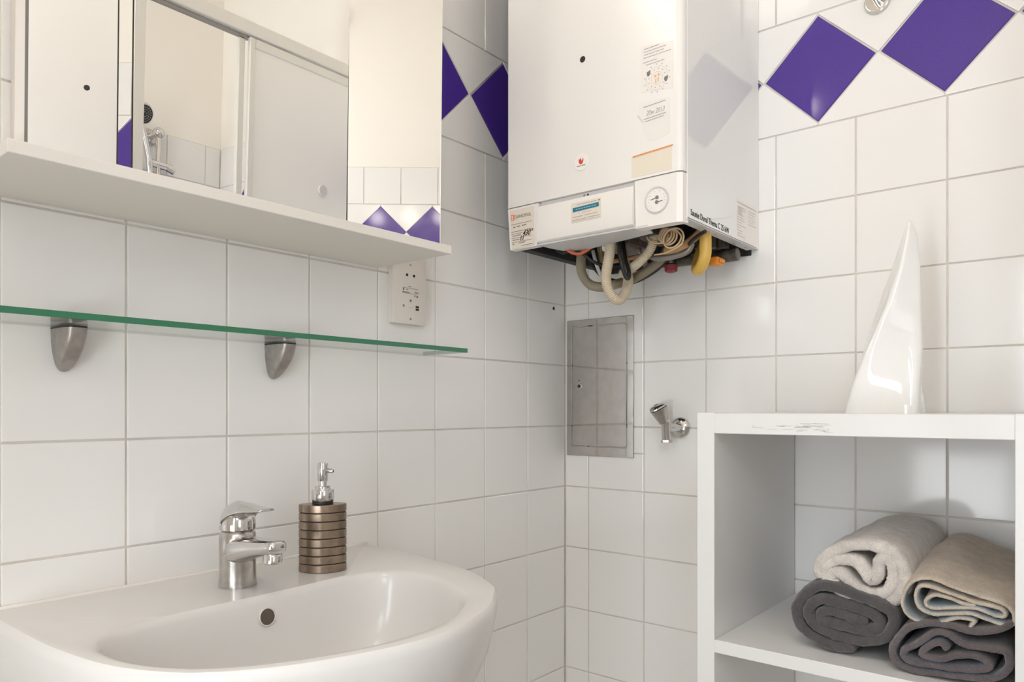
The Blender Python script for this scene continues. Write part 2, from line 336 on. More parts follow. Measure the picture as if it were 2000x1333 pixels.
# ------------------------------------------------------------------ the room
FLOOR = -1.055; CEIL = 1.72; YB = -1.90; TT = .973; T = .15
def block(name, boxes, mats):
    bm = BM()
    for lo, hi, mi in boxes: bx(bm, lo, hi, mi=mi)
    return structure(part(name, bm, mats))
floor = block('floor', [((WX-.1, YB-.1, FLOOR-.1), (.1, .1, FLOOR), 0)], M['floor'])
ceiling = block('ceiling', [((WX-.1, YB-.1, CEIL), (.1, .1, CEIL+.1), 0)], M['ceiling'])
wl = block('wall_left', [((WX-.1, .0024, FLOOR), (.1, .1, TT), 0), ((WX-.1, .0015, TT), (.1, .1, CEIL), 1)], [M['grout'], M['plaster']])
wr = block('wall_right', [((.0024, YB-.1, FLOOR), (.1, .0023, TT), 0), ((.0015, YB-.1, TT), (.1, .0014, CEIL), 1)], [M['grout'], M['plaster']])
wb = block('wall_back', [((WX-.1, YB-.1, FLOOR), (WN2[0], YB-.0024, TT), 0), ((WN2[1], YB-.1, FLOOR), (.0034, YB-.0024, TT), 0),
                         ((WN2[0], YB-.1, FLOOR), (WN2[1], YB-.0024, WN2[2]), 0), ((WN2[0], YB-.1, WN2[3]), (WN2[1], YB-.0024, TT), 0),
                         ((WX-.1, YB-.1, TT), (.0014, YB-.0015, CEIL), 1)], [M['grout'], M['plaster']])
(a0, a1, z0, z1), (b0, b1, _, _), (c0, c1, zc0, zc1) = WINS
zb0, zb1 = WINS[1][2:]
ww = block('wall_window', [((WX-.1, YB, FLOOR), (WX, b0, CEIL), 0), ((WX-.1, b0, FLOOR), (WX, b1, zb0), 0), ((WX-.1, b0, zb1), (WX, b1, CEIL), 0),
                           ((WX-.1, b1, FLOOR), (WX, a0, CEIL), 0), ((WX-.1, a0, FLOOR), (WX, a1, z0), 0), ((WX-.1, a0, z1), (WX, a1, CEIL), 0), ((WX-.1, a1, FLOOR), (WX, c0, CEIL), 0),
                           ((WX-.1, c0, FLOOR), (WX, c1, zc0), 0), ((WX-.1, c0, zc1), (WX, c1, CEIL), 0), ((WX-.1, c1, FLOOR), (WX, .0034, CEIL), 0)], M['plaster'])
# window frames, each with its pane; all but the first added for light
f = .03
for k, (y0, y1, z0, z1) in enumerate(WINS):
    wi = thing('window_%d' % (1, 3, 4)[k], (WX-.05, (y0+y1)/2, z0), '', ''); del wi['label']; del wi['category']; wi['kind'] = 'structure'
    bm = BM()
    bx(bm, (WX-.08, y0, z0), (WX-.03, y1, z0+f), .004); bx(bm, (WX-.08, y0, z1-f), (WX-.03, y1, z1), .004)
    bx(bm, (WX-.08, y0, z0+f), (WX-.03, y0+f, z1-f), .004); bx(bm, (WX-.08, y1-f, z0+f), (WX-.03, y1, z1-f), .004)
    part('window_frame', bm, M['unit'], wi)
    bm = BM(); bx(bm, (WX-.058, y0+f, z0+f), (WX-.054, y1-f, z1-f)); part('pane', bm, M['pane'], wi)
wi = thing('window_2', ((WN2[0]+WN2[1])/2, YB-.05, WN2[2]), '', ''); del wi['label']; del wi['category']; wi['kind'] = 'structure'  # added out of view to brighten the left wall
bm = BM(); x0, x1, z0, z1 = WN2
bx(bm, (x0, YB-.08, z0), (x1, YB-.03, z0+f), .004); bx(bm, (x0, YB-.08, z1-f), (x1, YB-.03, z1), .004)
bx(bm, (x0, YB-.08, z0+f), (x0+f, YB-.03, z1-f), .004); bx(bm, (x1-f, YB-.08, z0+f), (x1, YB-.03, z1-f), .004)
part('window_frame', bm, M['unit'], wi)
bm = BM(); bx(bm, (x0+f, YB-.058, z0+f), (x1-f, YB-.054, z1-f)); part('pane', bm, M['pane'], wi)

# tiles: one shared mesh per size, each an object of its own
TILES = {}
G = .0014
def tile_mesh(poly, name, m):
    key = (name,)+tuple((round(a, 4), round(b, 4)) for a, b in poly)
    if key in TILES: return TILES[key]
    bm = BM(); bev = .0013
    p1 = inset(poly, .0004); p2 = inset(poly, bev)
    loft(bm, [[Vector((a, b, -.006)) for a, b in poly], [Vector((a, b, -.0012)) for a, b in poly],
              [Vector((a, b, -.0004)) for a, b in p1], [Vector((a, b, 0)) for a, b in p2]], cap0=False)
    bmesh.ops.recalc_face_normals(bm, faces=bm.faces)
    me = bpy.data.meshes.new(name); bm.to_mesh(me); bm.free(); me.materials.append(m)
    TILES[key] = me; return me
FW = {'left': (Matrix(((1, 0, 0), (0, 0, -1), (0, 1, 0))), lambda u, z: (u, 0, z)),
      'right': (Matrix(((0, 0, -1), (-1, 0, 0), (0, 1, 0))), lambda u, z: (0, -u, z)),
      'back': (Matrix(((-1, 0, 0), (0, 0, 1), (0, 1, 0))), lambda u, z: (-u, YB, z))}
def put_tile(wall, side, poly, name, m):
    """poly in (u, z) of the wall: u along reading direction"""
    F, pos = FW[side]
    cu = sum(p[0] for p in poly)/len(poly); cz = sum(p[1] for p in poly)/len(poly)
    me = tile_mesh([(p[0]-cu, p[1]-cz) for p in poly], name, m)
    o = bpy.data.objects.new(name, me); C.objects.link(o); o.parent = wall
    o.location = pos(cu, cz)
    tilt = Matrix.Rotation(random.gauss(0, .0022), 3, 'X') @ Matrix.Rotation(random.gauss(0, .0022), 3, 'Y')
    o.rotation_euler = (F @ tilt).to_euler()
    return o
BAND0, BAND1 = .6, .8235
def tile_wall(wall, side, u0, u1, first, pitch, centre, dp, cuts=(), hole=None):
    inside = lambda p: hole and hole[0] < sum(q[0] for q in p)/len(p) < hole[1] and hole[2] < sum(q[1] for q in p)/len(p) < hole[3]
    cols = []; k = first
    while k > u0+.001: k -= pitch
    while k < u1:
        cols.append((max(k, u0), min(k+pitch, u1))); k += pitch
    rows = [(-.15*(i+1), -.15*i) for i in range(7)] + [(.15*i, .15*(i+1)) for i in range(4)] + [(BAND1, TT)]
    for za, zb in rows:
        for a, b in cols:
            if b-a < .012: continue
            pieces = [(za, zb)]
            for (ca, cz) in cuts:
                if a < ca < b and za < cz < zb: pieces = [(za, cz), (cz, zb)]
            for pa, pb in pieces:
                if inside([(a, pa), (b, pb)]): continue
                put_tile(wall, side, [(a+G, pa+G), (b-G, pa+G), (b-G, pb-G), (a+G, pb-G)], 'tile', M['tile'])
    # diamond band
    h = .104; zc = .7125; n0 = int((u0-centre)/dp)-1
    for k in range(n0, n0+40):
        c = centre+k*dp
        if c-.12 > u1: break
        if c+.12 >= u0:
            p = clip(clip([(c-h, zc), (c, zc-h), (c+h, zc), (c, zc+h)], 0, u0+G, False), 0, u1-G, True)
            if len(p) > 2: put_tile(wall, side, p, 'diamond_tile', M['blue'])
        m = c+dp/2; wd = dp/2-.0008
        for s, edge in ((1, BAND1-G), (-1, BAND0+G)):
            # piece between two diamonds, its edges parallel to theirs; apex at the tips
            p = [(m, zc+s*.0004), (m+wd, zc+s*(wd-.0013)), (m+wd, edge), (m-wd, edge), (m-wd, zc+s*(wd-.0013))]
            p = clip(clip(p, 0, u0+G, False), 0, u1-G, True)
            if len(p) > 2: put_tile(wall, side, p, 'triangle_tile', M['tile'])
tile_wall(wl, 'left', WX, 0, -.15134, .15, -.2394, .2176)
tile_wall(wr, 'right', 0, -YB, .0688, .15227, .6084, .2176, cuts=((.15, -.062),))
tile_wall(wb, 'back', 0, -WX, .0596, .15, .8322, .2090, hole=(1.2596, 1.8596, -.30, .60))
# drill hole in a tile under the boiler
bm = BM(); lathe(bm, [(.0042, -.0004), (.0042, .0004)], (-.0485, 0, .288), (0, -1, 0), 12); part('drill_hole', bm, M['black'], wl)

# ------------------------------------------------------------------ washbasin
RZ = -.2055
def blend_outline(pts, n):
    p = smooth_path([(a, b, 0) for a, b in pts], 10); 
    L = [0]
    for a, b in zip(p[:-1], p[1:]): L.append(L[-1]+(b-a).length)
    out = []; j = 0
    for i in range(n):
        s = L[-1]*i/(n-1)
        while j < len(L)-2 and L[j+1] < s: j += 1
        t = (s-L[j])/max(L[j+1]-L[j], 1e-9); out.append(p[j].lerp(p[j+1], t))
    return out
OUT = [(-.6225, 0), (-.6235, -.06), (-.628, -.115), (-.643, -.194), (-.664, -.295), (-.712, -.385), (-.752, -.422), (-.800, -.455), (-.878, -.484), (-.951, -.4885), (-1.022, -.473), (-1.092, -.445), (-1.148, -.405), (-1.180, -.362), (-1.204, -.300), (-1.216, -.214), (-1.219, -.145), (-1.219, -.06), (-1.219, 0)]
INN = [(-.885, -.184), (-.835, -.1805), (-.79, -.1825), (-.752, -.199), (-.732, -.238), (-.735, -.292), (-.766, -.366), (-.803, -.411), (-.868, -.449), (-.935, -.4625), (-1.012, -.4535), (-1.082, -.428), (-1.138, -.390), (-1.172, -.335), (-1.185, -.27), (-1.175, -.222), (-1.135, -.196), (-1.07, -.1875), (-.97, -.1865), (-.885, -.184)]
NO = 96
def basin():
    b = thing('washbasin', (-.92, 0, RZ), 'white ceramic washbasin fixed to the tiled wall below the glass shelf', 'washbasin')
    bm = BM()
    o = blend_outline(OUT, NO); cx = -.92
    def ring(sc, z, yb=0, inw=0):
        out = []
        for p in o:
            out.append(Vector((cx+(p.x-cx)*sc, p.y*(sc if sc < 1 else 1), z)))
        return out
    def off(d, z):
        out = []
        n = len(o)
        for i, p in enumerate(o):
            t = (o[min(i+1, n-1)]-o[max(i-1, 0)]).normalized(); nrm = Vector((-t.y, t.x, 0))
            if nrm.dot(p-Vector((cx, -.2, 0))) > 0: nrm = -nrm
            q = p+nrm*d
            if i in (0, n-1): q = Vector((p.x+nrm.x*d, 0, 0))
            out.append(Vector((q.x, min(q.y, 0), z)))
        return out
    rings = [ring(.50, RZ-.215), ring(.70, RZ-.195), ring(.84, RZ-.160), ring(.93, RZ-.115), ring(.975, RZ-.07), ring(.994, RZ-.035), off(0, RZ-.014), off(.0012, RZ-.006), off(.005, RZ-.0012), off(.011, RZ)]
    vs = [[bm.verts.new(p) for p in r] for r in rings]
    for a, c in zip(vs[:-1], vs[1:]):
        for i in range(NO-1): bm.faces.new((a[i], a[i+1], c[i+1], c[i]))
    bm.faces.new(vs[0])
    # back faces against the wall
    for a, c in zip(vs[:-1], vs[1:]):
        try: bm.faces.new((a[-1], a[0], c[0], c[-1]))
        except ValueError: pass
    # bowl
    inn = blend_outline(INN, NO+1)[:-1]
    bc = Vector((-.955, -.315, 0))
    def bring(sc, z): return [Vector((bc.x+(p.x-bc.x)*sc, bc.y+(p.y-bc.y)*sc, z)) for p in inn]
    br = [bring(1.03, RZ-.0003), bring(1.0, RZ-.0035), bring(.982, RZ-.010), bring(.965, RZ-.022), bring(.935, RZ-.050), bring(.88, RZ-.085), bring(.77, RZ-.115), bring(.58, RZ-.133), bring(.32, RZ-.142), bring(.1, RZ-.146)]
    bv = [[bm.verts.new(p) for p in r] for r in br]
    for a, c in zip(bv[:-1], bv[1:]):
        for i in range(NO): bm.faces.new((a[i], a[(i+1) % NO], c[(i+1) % NO], c[i]))
    bm.faces.new(bv[-1])
    # rim top between the outer ring and the bowl
    e1 = [bm.edges.get((vs[-1][i], vs[-1][i+1])) for i in range(NO-1)]
    e1.append(bm.edges.get((vs[-1][-1], vs[-1][0])) or bm.edges.new((vs[-1][-1], vs[-1][0])))
    e2 = [bm.edges.get((bv[0][i], bv[0][(i+1) % NO])) for i in range(NO)]
    bmesh.ops.triangle_fill(bm, use_beauty=True, use_dissolve=False, edges=e1+e2)
    part('basin_body', bm, M['ceramic'], b, smooth=38)
    # overflow ring and dark hole, set in the rear slope of the bowl
    oc = Vector((-.9535, -.1938, -.2335)); ax = Vector((0, -.985, .17)).normalized()
    bm = BM(); lathe(bm, [(.0119, -.002), (.0119, .0006), (.0115, .0011), (.0108, .0010), (.0103, -.001)], oc, ax, 28, cap=False); part('overflow_rim', bm, M['ceramic'], b, smooth=True)
    bm = BM(); lathe(bm, [(.0108, -.0006), (.0108, .0004)], oc, ax, 28); part('overflow_hole', bm, mat('overflow_shade', (.10, .075, .06), .5), b, label='dark overflow hole')
    bm = BM(); lathe(bm, [(.022, 0), (.022, .003), (.019, .004), (.006, .0045)], (-.955, -.315, RZ-.1462), (0, 0, 1), 28); part('drain', bm, M['chrome'], b, smooth=40)
    bm = BM(); tube(bm, smooth_path([(-.628, -.002, RZ+.0005), (-.92, -.002, RZ+.0005), (-1.215, -.002, RZ+.0005)], 4), .0035, 8); part('sealant_bead', bm, M['label_white'], b, smooth=True)
basin()

# ------------------------------------------------------------------ basin tap
def tap():
    cx, cy = -.9465, -.108
    t = thing('basin_tap', (cx, cy, RZ), 'chrome single lever mixer tap standing on the back ledge of the washbasin', 'tap')
    O = Vector((cx, cy, RZ))
    # body: slightly tapering oval column that sweeps into the spout
    bm = BM()
    prof = [(.0258, 0), (.0258, .004), (.0250, .010), (.0246, .03), (.0247, .05), (.0250, .064), (.0245, .073), (.021, .079), (.012, .081)]
    lathe(bm, prof, O, (0, 0, 1), 32)
    part('tap_body', bm, M['chrome_worn'], t, smooth=50)
    bm = BM()
    K = [(.004, .0500, .0238, .0195), (-.012, .0512, .0236, .0195), (-.024, .0532, .0222, .0178), (-.040, .0562, .0200, .0148), (-.058, .0592, .0178, .0124), (-.074, .0614, .0162, .0110), (-.088, .0632, .0150, .0102), (-.097, .0642, .0140, .0096), (-.1000, .0645, .0122, .0084), (-.1022, .0647, .0092, .0062), (-.1032, .0648, .0050, .0030)]
    rings = []
    for y, z, wd, hh in K:
        rings.append([O+Vector((wd*math.copysign(abs(math.cos(a))**.7, math.cos(a)), y, z+hh*math.copysign(abs(math.sin(a))**.7, math.sin(a)))) for a in [2*PI*k/32 for k in range(32)]])
    loft(bm, rings); part('spout', bm, M['chrome'], t, smooth=50)
    bm = BM(); lathe(bm, [(.0105, 0), (.0122, -.002), (.0124, -.013), (.0112, -.0142), (.009, -.0142), (.0085, -.011)], O+Vector((0, -.0880, .0560)), (0, -.10, 1), 28); part('aerator', bm, M['chrome'], t, smooth=45)
    # lever: domed shell that folds into a flat tongue reaching over the spout
    bm = BM()
    prof = [(.0244, .0795), (.0246, .083), (.0240, .091), (.0222, .099), (.0185, .1050), (.012, .1085), (.001, .1095)]
    lathe(bm, prof, O, (0, 0, 1), 36)
    part('cartridge_dome', bm, M['chrome'], t, smooth=50)
    bm = BM(); rings = []
    Y = [.0268, .0272, .0242, .0160, .0030, -.013, -.029, -.045, -.059, -.071, -.0752]
    Zs = [.0800, .0900, .1010, .1095, .1142, .1152, .1138, .1122, .1113, .1117, .1121]
    W = [.0200, .0240, .0258, .0264, .0262, .0250, .0226, .0188, .0152, .0122, .0090]
    TH = [.0020, .0026, .0030, .0034, .0036, .0036, .0034, .0030, .0026, .0022, .0014]
    DR = [.020, .0245, .0275, .027, .022, .015, .008, .0035, .0015, .0006, 0]
    path = [Vector((0, y, z)) for y, z in zip(Y, Zs)]
    fine = smooth_path(path, 3); m = len(fine)
    def ip(A, i):
        u = i/3; k = min(int(u), len(A)-2); return A[k]+(A[k+1]-A[k])*(u-k)
    for i in range(m):
        d = (fine[min(i+1, m-1)]-fine[max(i-1, 0)]).normalized(); nn = Vector((0, d.z, -d.y))
        if nn.dot(fine[i]-Vector((0, -.01, .07))) < 0: nn = -nn
        wd, th, dr = ip(W, i), ip(TH, i), ip(DR, i); r = []
        for k in range(28):
            a = 2*PI*k/28; x = math.copysign(abs(math.cos(a))**.6, math.cos(a)); h = th*math.copysign(abs(math.sin(a))**.8, math.sin(a))
            r.append(O+fine[i]+Vector((wd*x, 0, 0))+nn*(h-dr*x*x))
        rings.append(r)
    loft(bm, rings); part('lever', bm, M['chrome'], t, smooth=60)
tap()

# ------------------------------------------------------------------ soap dispenser
def soap():
    cx, cy = -.813, -.1215
    t = thing('soap_dispenser', (cx, cy, RZ), 'bronze ribbed oval soap dispenser with chrome pump beside the tap', 'soap dispenser')
    O = Vector((cx, cy, RZ)); ang = R(-40)
    def oval(a, b, z, n=40, p=1.72):
        out = []
        for k in range(n):
            q = 2*PI*k/n; c, s = math.cos(q), math.sin(q)
            x = a*math.copysign(abs(c)**(2/p), c); y = b*math.copysign(abs(s)**(2/p), s)
            out.append(O+Vector((x*math.cos(ang)-y*math.sin(ang), x*math.sin(ang)+y*math.cos(ang), z)))
        return out
    a, b = .0358, .0245; H = .1035; nb = 8; step = H/nb
    bm = BM(); loft(bm, [oval(a-.0016, b-.0016, .001), oval(a-.0016, b-.0016, H-.0035)]); part('bottle_core', bm, M['black'], t, smooth=40)
    for i in range(nb):
        z0 = i*step; z1 = z0+step-.0013; e = .0007
        bm = BM(); loft(bm, [oval(a-e, b-e, z0), oval(a, b, z0+e), oval(a, b, z1-e), oval(a-e, b-e, z1)]); part('band', bm, M['bronze'], t, smooth=40)
    bm = BM(); lathe(bm, [(.0158, H-.001), (.0158, H+.004)], O, seg=28); part('gasket', bm, M['black'], t, smooth=40)
    bm = BM(); lathe(bm, [(.0165, H+.004), (.0170, H+.005), (.0170, H+.0195), (.0165, H+.0205), (.0122, H+.0207), (.0118, H+.0215), (.0118, H+.0255), (.0110, H+.0262)], O, seg=32); part('collar', bm, M['chrome'], t, smooth=30)
    bm = BM(); lathe(bm, [(.0062, H+.026), (.0062, H+0.0360)], O, seg=20); part('pump_stem', bm, M['chrome'], t, smooth=40)
    bm = BM(); lathe(bm, [(.0072, H+0.0335), (.0078, H+0.0345), (.0080, H+0.0580), (.0075, H+0.0610), (.0060, H+0.0613), (.0052, H+0.0595)], O, seg=24); part('pump_head', bm, M['chrome'], t, smooth=35)
    bm = BM(); d = Vector((.45, -.9, -.08)).normalized()
    lathe(bm, [(.0034, .004), (.0034, .0165), (.0030, .0175), (.0018, .0175), (.0017, .015)], O+Vector((0, 0, H+0.0505)), d, 16); part('nozzle', bm, M['chrome'], t, smooth=40)
    bm = BM(); lathe(bm, [(.0019, .0155), (.0019, .0172)], O+Vector((0, 0, H+0.0505)), d, 12); part('nozzle_hole', bm, M['black'], t)
soap()

# ------------------------------------------------------------------ glass shelf on two clamps
GZ = .1478
def glass_shelf():
    t = thing('glass_shelf', (-.94, -.06, GZ), 'clear glass shelf with green edge on two pewter clamps', 'shelf')
    x0, x1, yy, th = -1.395, -.4865, -.1215, .0082
    bm = BM(); bx(bm, (x0+.0012, yy+.0012, GZ), (x1-.0012, -.0012, GZ+th)); part('glass_sheet', bm, M['glass'], t)
    bm = BM()
    bx(bm, (x0, yy, GZ+.0002), (x1, yy+.0011, GZ+th-.0002), .0004, 1)
    bx(bm, (x1-.0011, yy, GZ+.0002), (x1, -.001, GZ+th-.0002), .0004, 1); bx(bm, (x0, yy, GZ+.0002), (x0+.0011, -.001, GZ+th-.0002), .0004, 1)
    part('polished_edge', bm, M['glass_edge'], t, label='green glass edge')
glass_shelf()
def bracket(cx, label):
    t = thing('shelf_clamp', (cx, 0, GZ-.03), label, 'bracket', 'pewter clamps under the glass shelf')
    bm = BM(); rings = []
    for z, wd, d in ((-.0025, .0150, .052), (-.010, .0148, .0505), (-.020, .0143, .046), (-.030, .0133, .039), (-.040, .0117, .029), (-.048, .0095, .019), (-.053, .0070, .0115), (-.0560, .0040, .006), (-.0568, .0015, .003)):
        r = []
        for k in range(24):
            a = PI*k/23; c, s = math.cos(a), math.sin(a)
            r.append(Vector((cx+wd*math.copysign(abs(c)**.5, c), -.0005-d*(abs(s)**.42), GZ+z)))
        rings.append(r)
    loft(bm, rings); part('clamp_body', bm, M['pewter'], t, smooth=45)
    bm = BM(); r0 = []
    for k in range(24):
        a = PI*k/23; c, s = math.cos(a), math.sin(a)
        r0.append(Vector((cx+.0150*math.copysign(abs(c)**.5, c), -.0005-.052*(abs(s)**.42), 0)))
    loft(bm, [[p+Vector((0, 0, GZ-.0025)) for p in r0], [p+Vector((0, 0, GZ-.0002)) for p in r0]]); part('rubber_strip', bm, M['black'], t)
    bm = BM()
    loft(bm, [[Vector((cx+(p.x-cx)*s, p.y*s, GZ+z)) for p in r0] for s, z in ((1, .0085), (1, .012), (.9, .016), (.6, .018))]); part('clamp_cap', bm, M['pewter'], t, smooth=45)
bracket(-1.131, 'left pewter clamp holding the glass shelf, beneath the cabinet')
bracket(-.8225, 'right pewter clamp holding the glass shelf, nearer the shaver socket')

# ------------------------------------------------------------------ mirror cabinet
def cabinet():
    t = thing('mirror_cabinet', (-.927, 0, .3045), 'white wall cabinet with angled mirrored fronts on a deep bottom board', 'cabinet')
    Z0, Z1 = .3188, 1.02; tl = math.tan(R(1.4))
    bm = BM(); bx(bm, (-1.249, -.1928, .3045), (-.6034, -.0015, .3188), .0008, 1); part('bottom_board', bm, M['laminate'], t)
    bm = BM(); bx(bm, (-1.190, -.094, Z0), (-1.174, -.0015, Z1), .0006, 1); part('side_panel', bm, M['laminate'], t)
    bm = BM(); bx(bm, (-.672, -.094, Z0), (-.656, -.0015, Z1), .0006, 1); part('side_panel', bm, M['laminate'], t)
    bm = BM(); bx(bm, (-1.19, -.094, Z1), (-.656, -.0015, Z1+.016), .0006, 1); part('top_panel', bm, M['laminate'], t)
    bm = BM(); bx(bm, (-1.174, -.0095, Z0), (-.672, -.0015, Z1)); part('back_panel', bm, M['laminate'], t)
    def leaf(name, a, b, lab, back=M['laminate'], zt=1.0, th=.016, tl=tl):
        a, b = Vector((*a, 0)), Vector((*b, 0)); e = (b-a).normalized(); n = Vector((e.y, -e.x, 0))     # n faces the room
        if n.y > 0: n = -n
        def sl(d, z): return n*d+Vector((0, -(z-Z0)*tl, z))
        g = .0012
        bm = BM(); h = th
        ring = lambda z: [a+e*g+sl(-h, z), b-e*g+sl(-h, z), b-e*g+sl(-.0042, z), a+e*g+sl(-.0042, z)]
        loft(bm, [ring(Z0+.001), ring(zt)]); o = part(name, bm, back, t, label=lab)
        bm = BM()
        ring = lambda z: [a+e*g+sl(-.004, z), b-e*g+sl(-.004, z), b-e*g+sl(0, z), a+e*g+sl(0, z)]
        vs = loft(bm, [ring(Z0+.001), ring(zt)], mi=1)
        bm.faces.ensure_lookup_table()
        for f in bm.faces:
            if abs((f.calc_center_median()-(a+b)/2).to_2d().dot(n.to_2d())) < .0011 + abs(zt-Z0)*0 and abs(f.normal.z) < .5:
                pass
        bmesh.ops.recalc_face_normals(bm, faces=bm.faces)
        for f in bm.faces:
            if f.normal.dot(n) > .9: f.material_index = 0
        part('mirror_glass', bm, [M['mirror'], M['mirror_edge']], o)
    P0 = (-1.0895, -.1046); P1 = (-.7548, -.1046)
    PS = (-1.10959, -.11074); PL = (-1.22745, -.17879)
    PR = (-.6100, -.1737)
    leaf('mirror_door', P0, P1, 'flat middle mirror door')
    leaf('mirror_strip', PS, P0, 'narrow mirror strip left of the middle door', th=.006)
    leaf('mirror_door', PL, PS, 'left mirror door angled to the right')
    leaf('mirror_door', P1, PR, 'right mirror door angled to the left', tl=math.tan(R(.85)))
cabinet()

# ------------------------------------------------------------------ shaver socket
def socket():
    x0, x1, z0, z1 = -.5775, -.4925, .2045, .3505
    t = thing('shaver_socket', ((x0+x1)/2, 0, z0), 'white shaver socket plate on the tiles below the cabinet end', 'socket')
    bm = BM(); bx(bm, (x0+.001, -.010, z0+.001), (x1-.001, .0004, z1-.001), .001, 1); part('back_box', bm, M['socket'], t)
    bm = BM(); bx(bm, (x0, -.0165, z0), (x1, -.0085, z1), .0022, 2); part('face_plate', bm, M['socket'], t, smooth=40)
    cx = (x0+x1)/2; d = -.0166
    def disc(name, a, z, r, m, h=.0006):
        bm = BM(); lathe(bm, [(r, -.0002), (r, h)], (a, d, z), (0, -1, 0), 16); return part(name, bm, m, t)
    disc('screw', cx, z1-.032, .0020, M['steel_dark']); disc('screw', cx, .2150, .0022, M['steel_dark'])
    disc('pin_hole', cx-.0090, .2985, .0028, M['black']); disc('pin_hole', cx+.0090, .2985, .0028, M['black'])
    disc('switch_pin', cx, .2500, .0023, M['ink_mid'])
    bm = BM()
    for a0, zz, a1, wd in ((-.006, .2765, .002, .0012), (-.020, .2735, .020, .0006), (-.0205, .2655, -.003, .0016), (-.0205, .2635, .018, .0006), (.010, .2668, .021, .0014), (-.0195, .2705, -.0165, .0042), (-.011, .2705, -.006, .0012), (.010, .260, .013, .0026), (.0155, .2590, .0195, .0036), (-.0195, .239, -.0182, .005), (-.0168, .239, -.0155, .004)):
        bar(bm, 'y', d, cx+a0, zz, cx+a1, zz, wd)
    part('printed_marks', bm, M['ink_mid'], t, label='small printed marks on the plate')['kind'] = 'stuff'
    bm = BM(); bx(bm, (cx+.0135, d-.0004, .2375), (cx+.0215, d+.0002, .2415)); bx(bm, (cx+.0135, d-.0004, .2325), (cx+.0215, d+.0002, .2365)); part('voltage_mark', bm, M['ink'], t)
    bm = BM(); bx(bm, (cx-.0055, -.0182, .2365), (cx+.0055, -.016, .247), .0008, 1); part('rocker', bm, M['socket'], t)
socket()

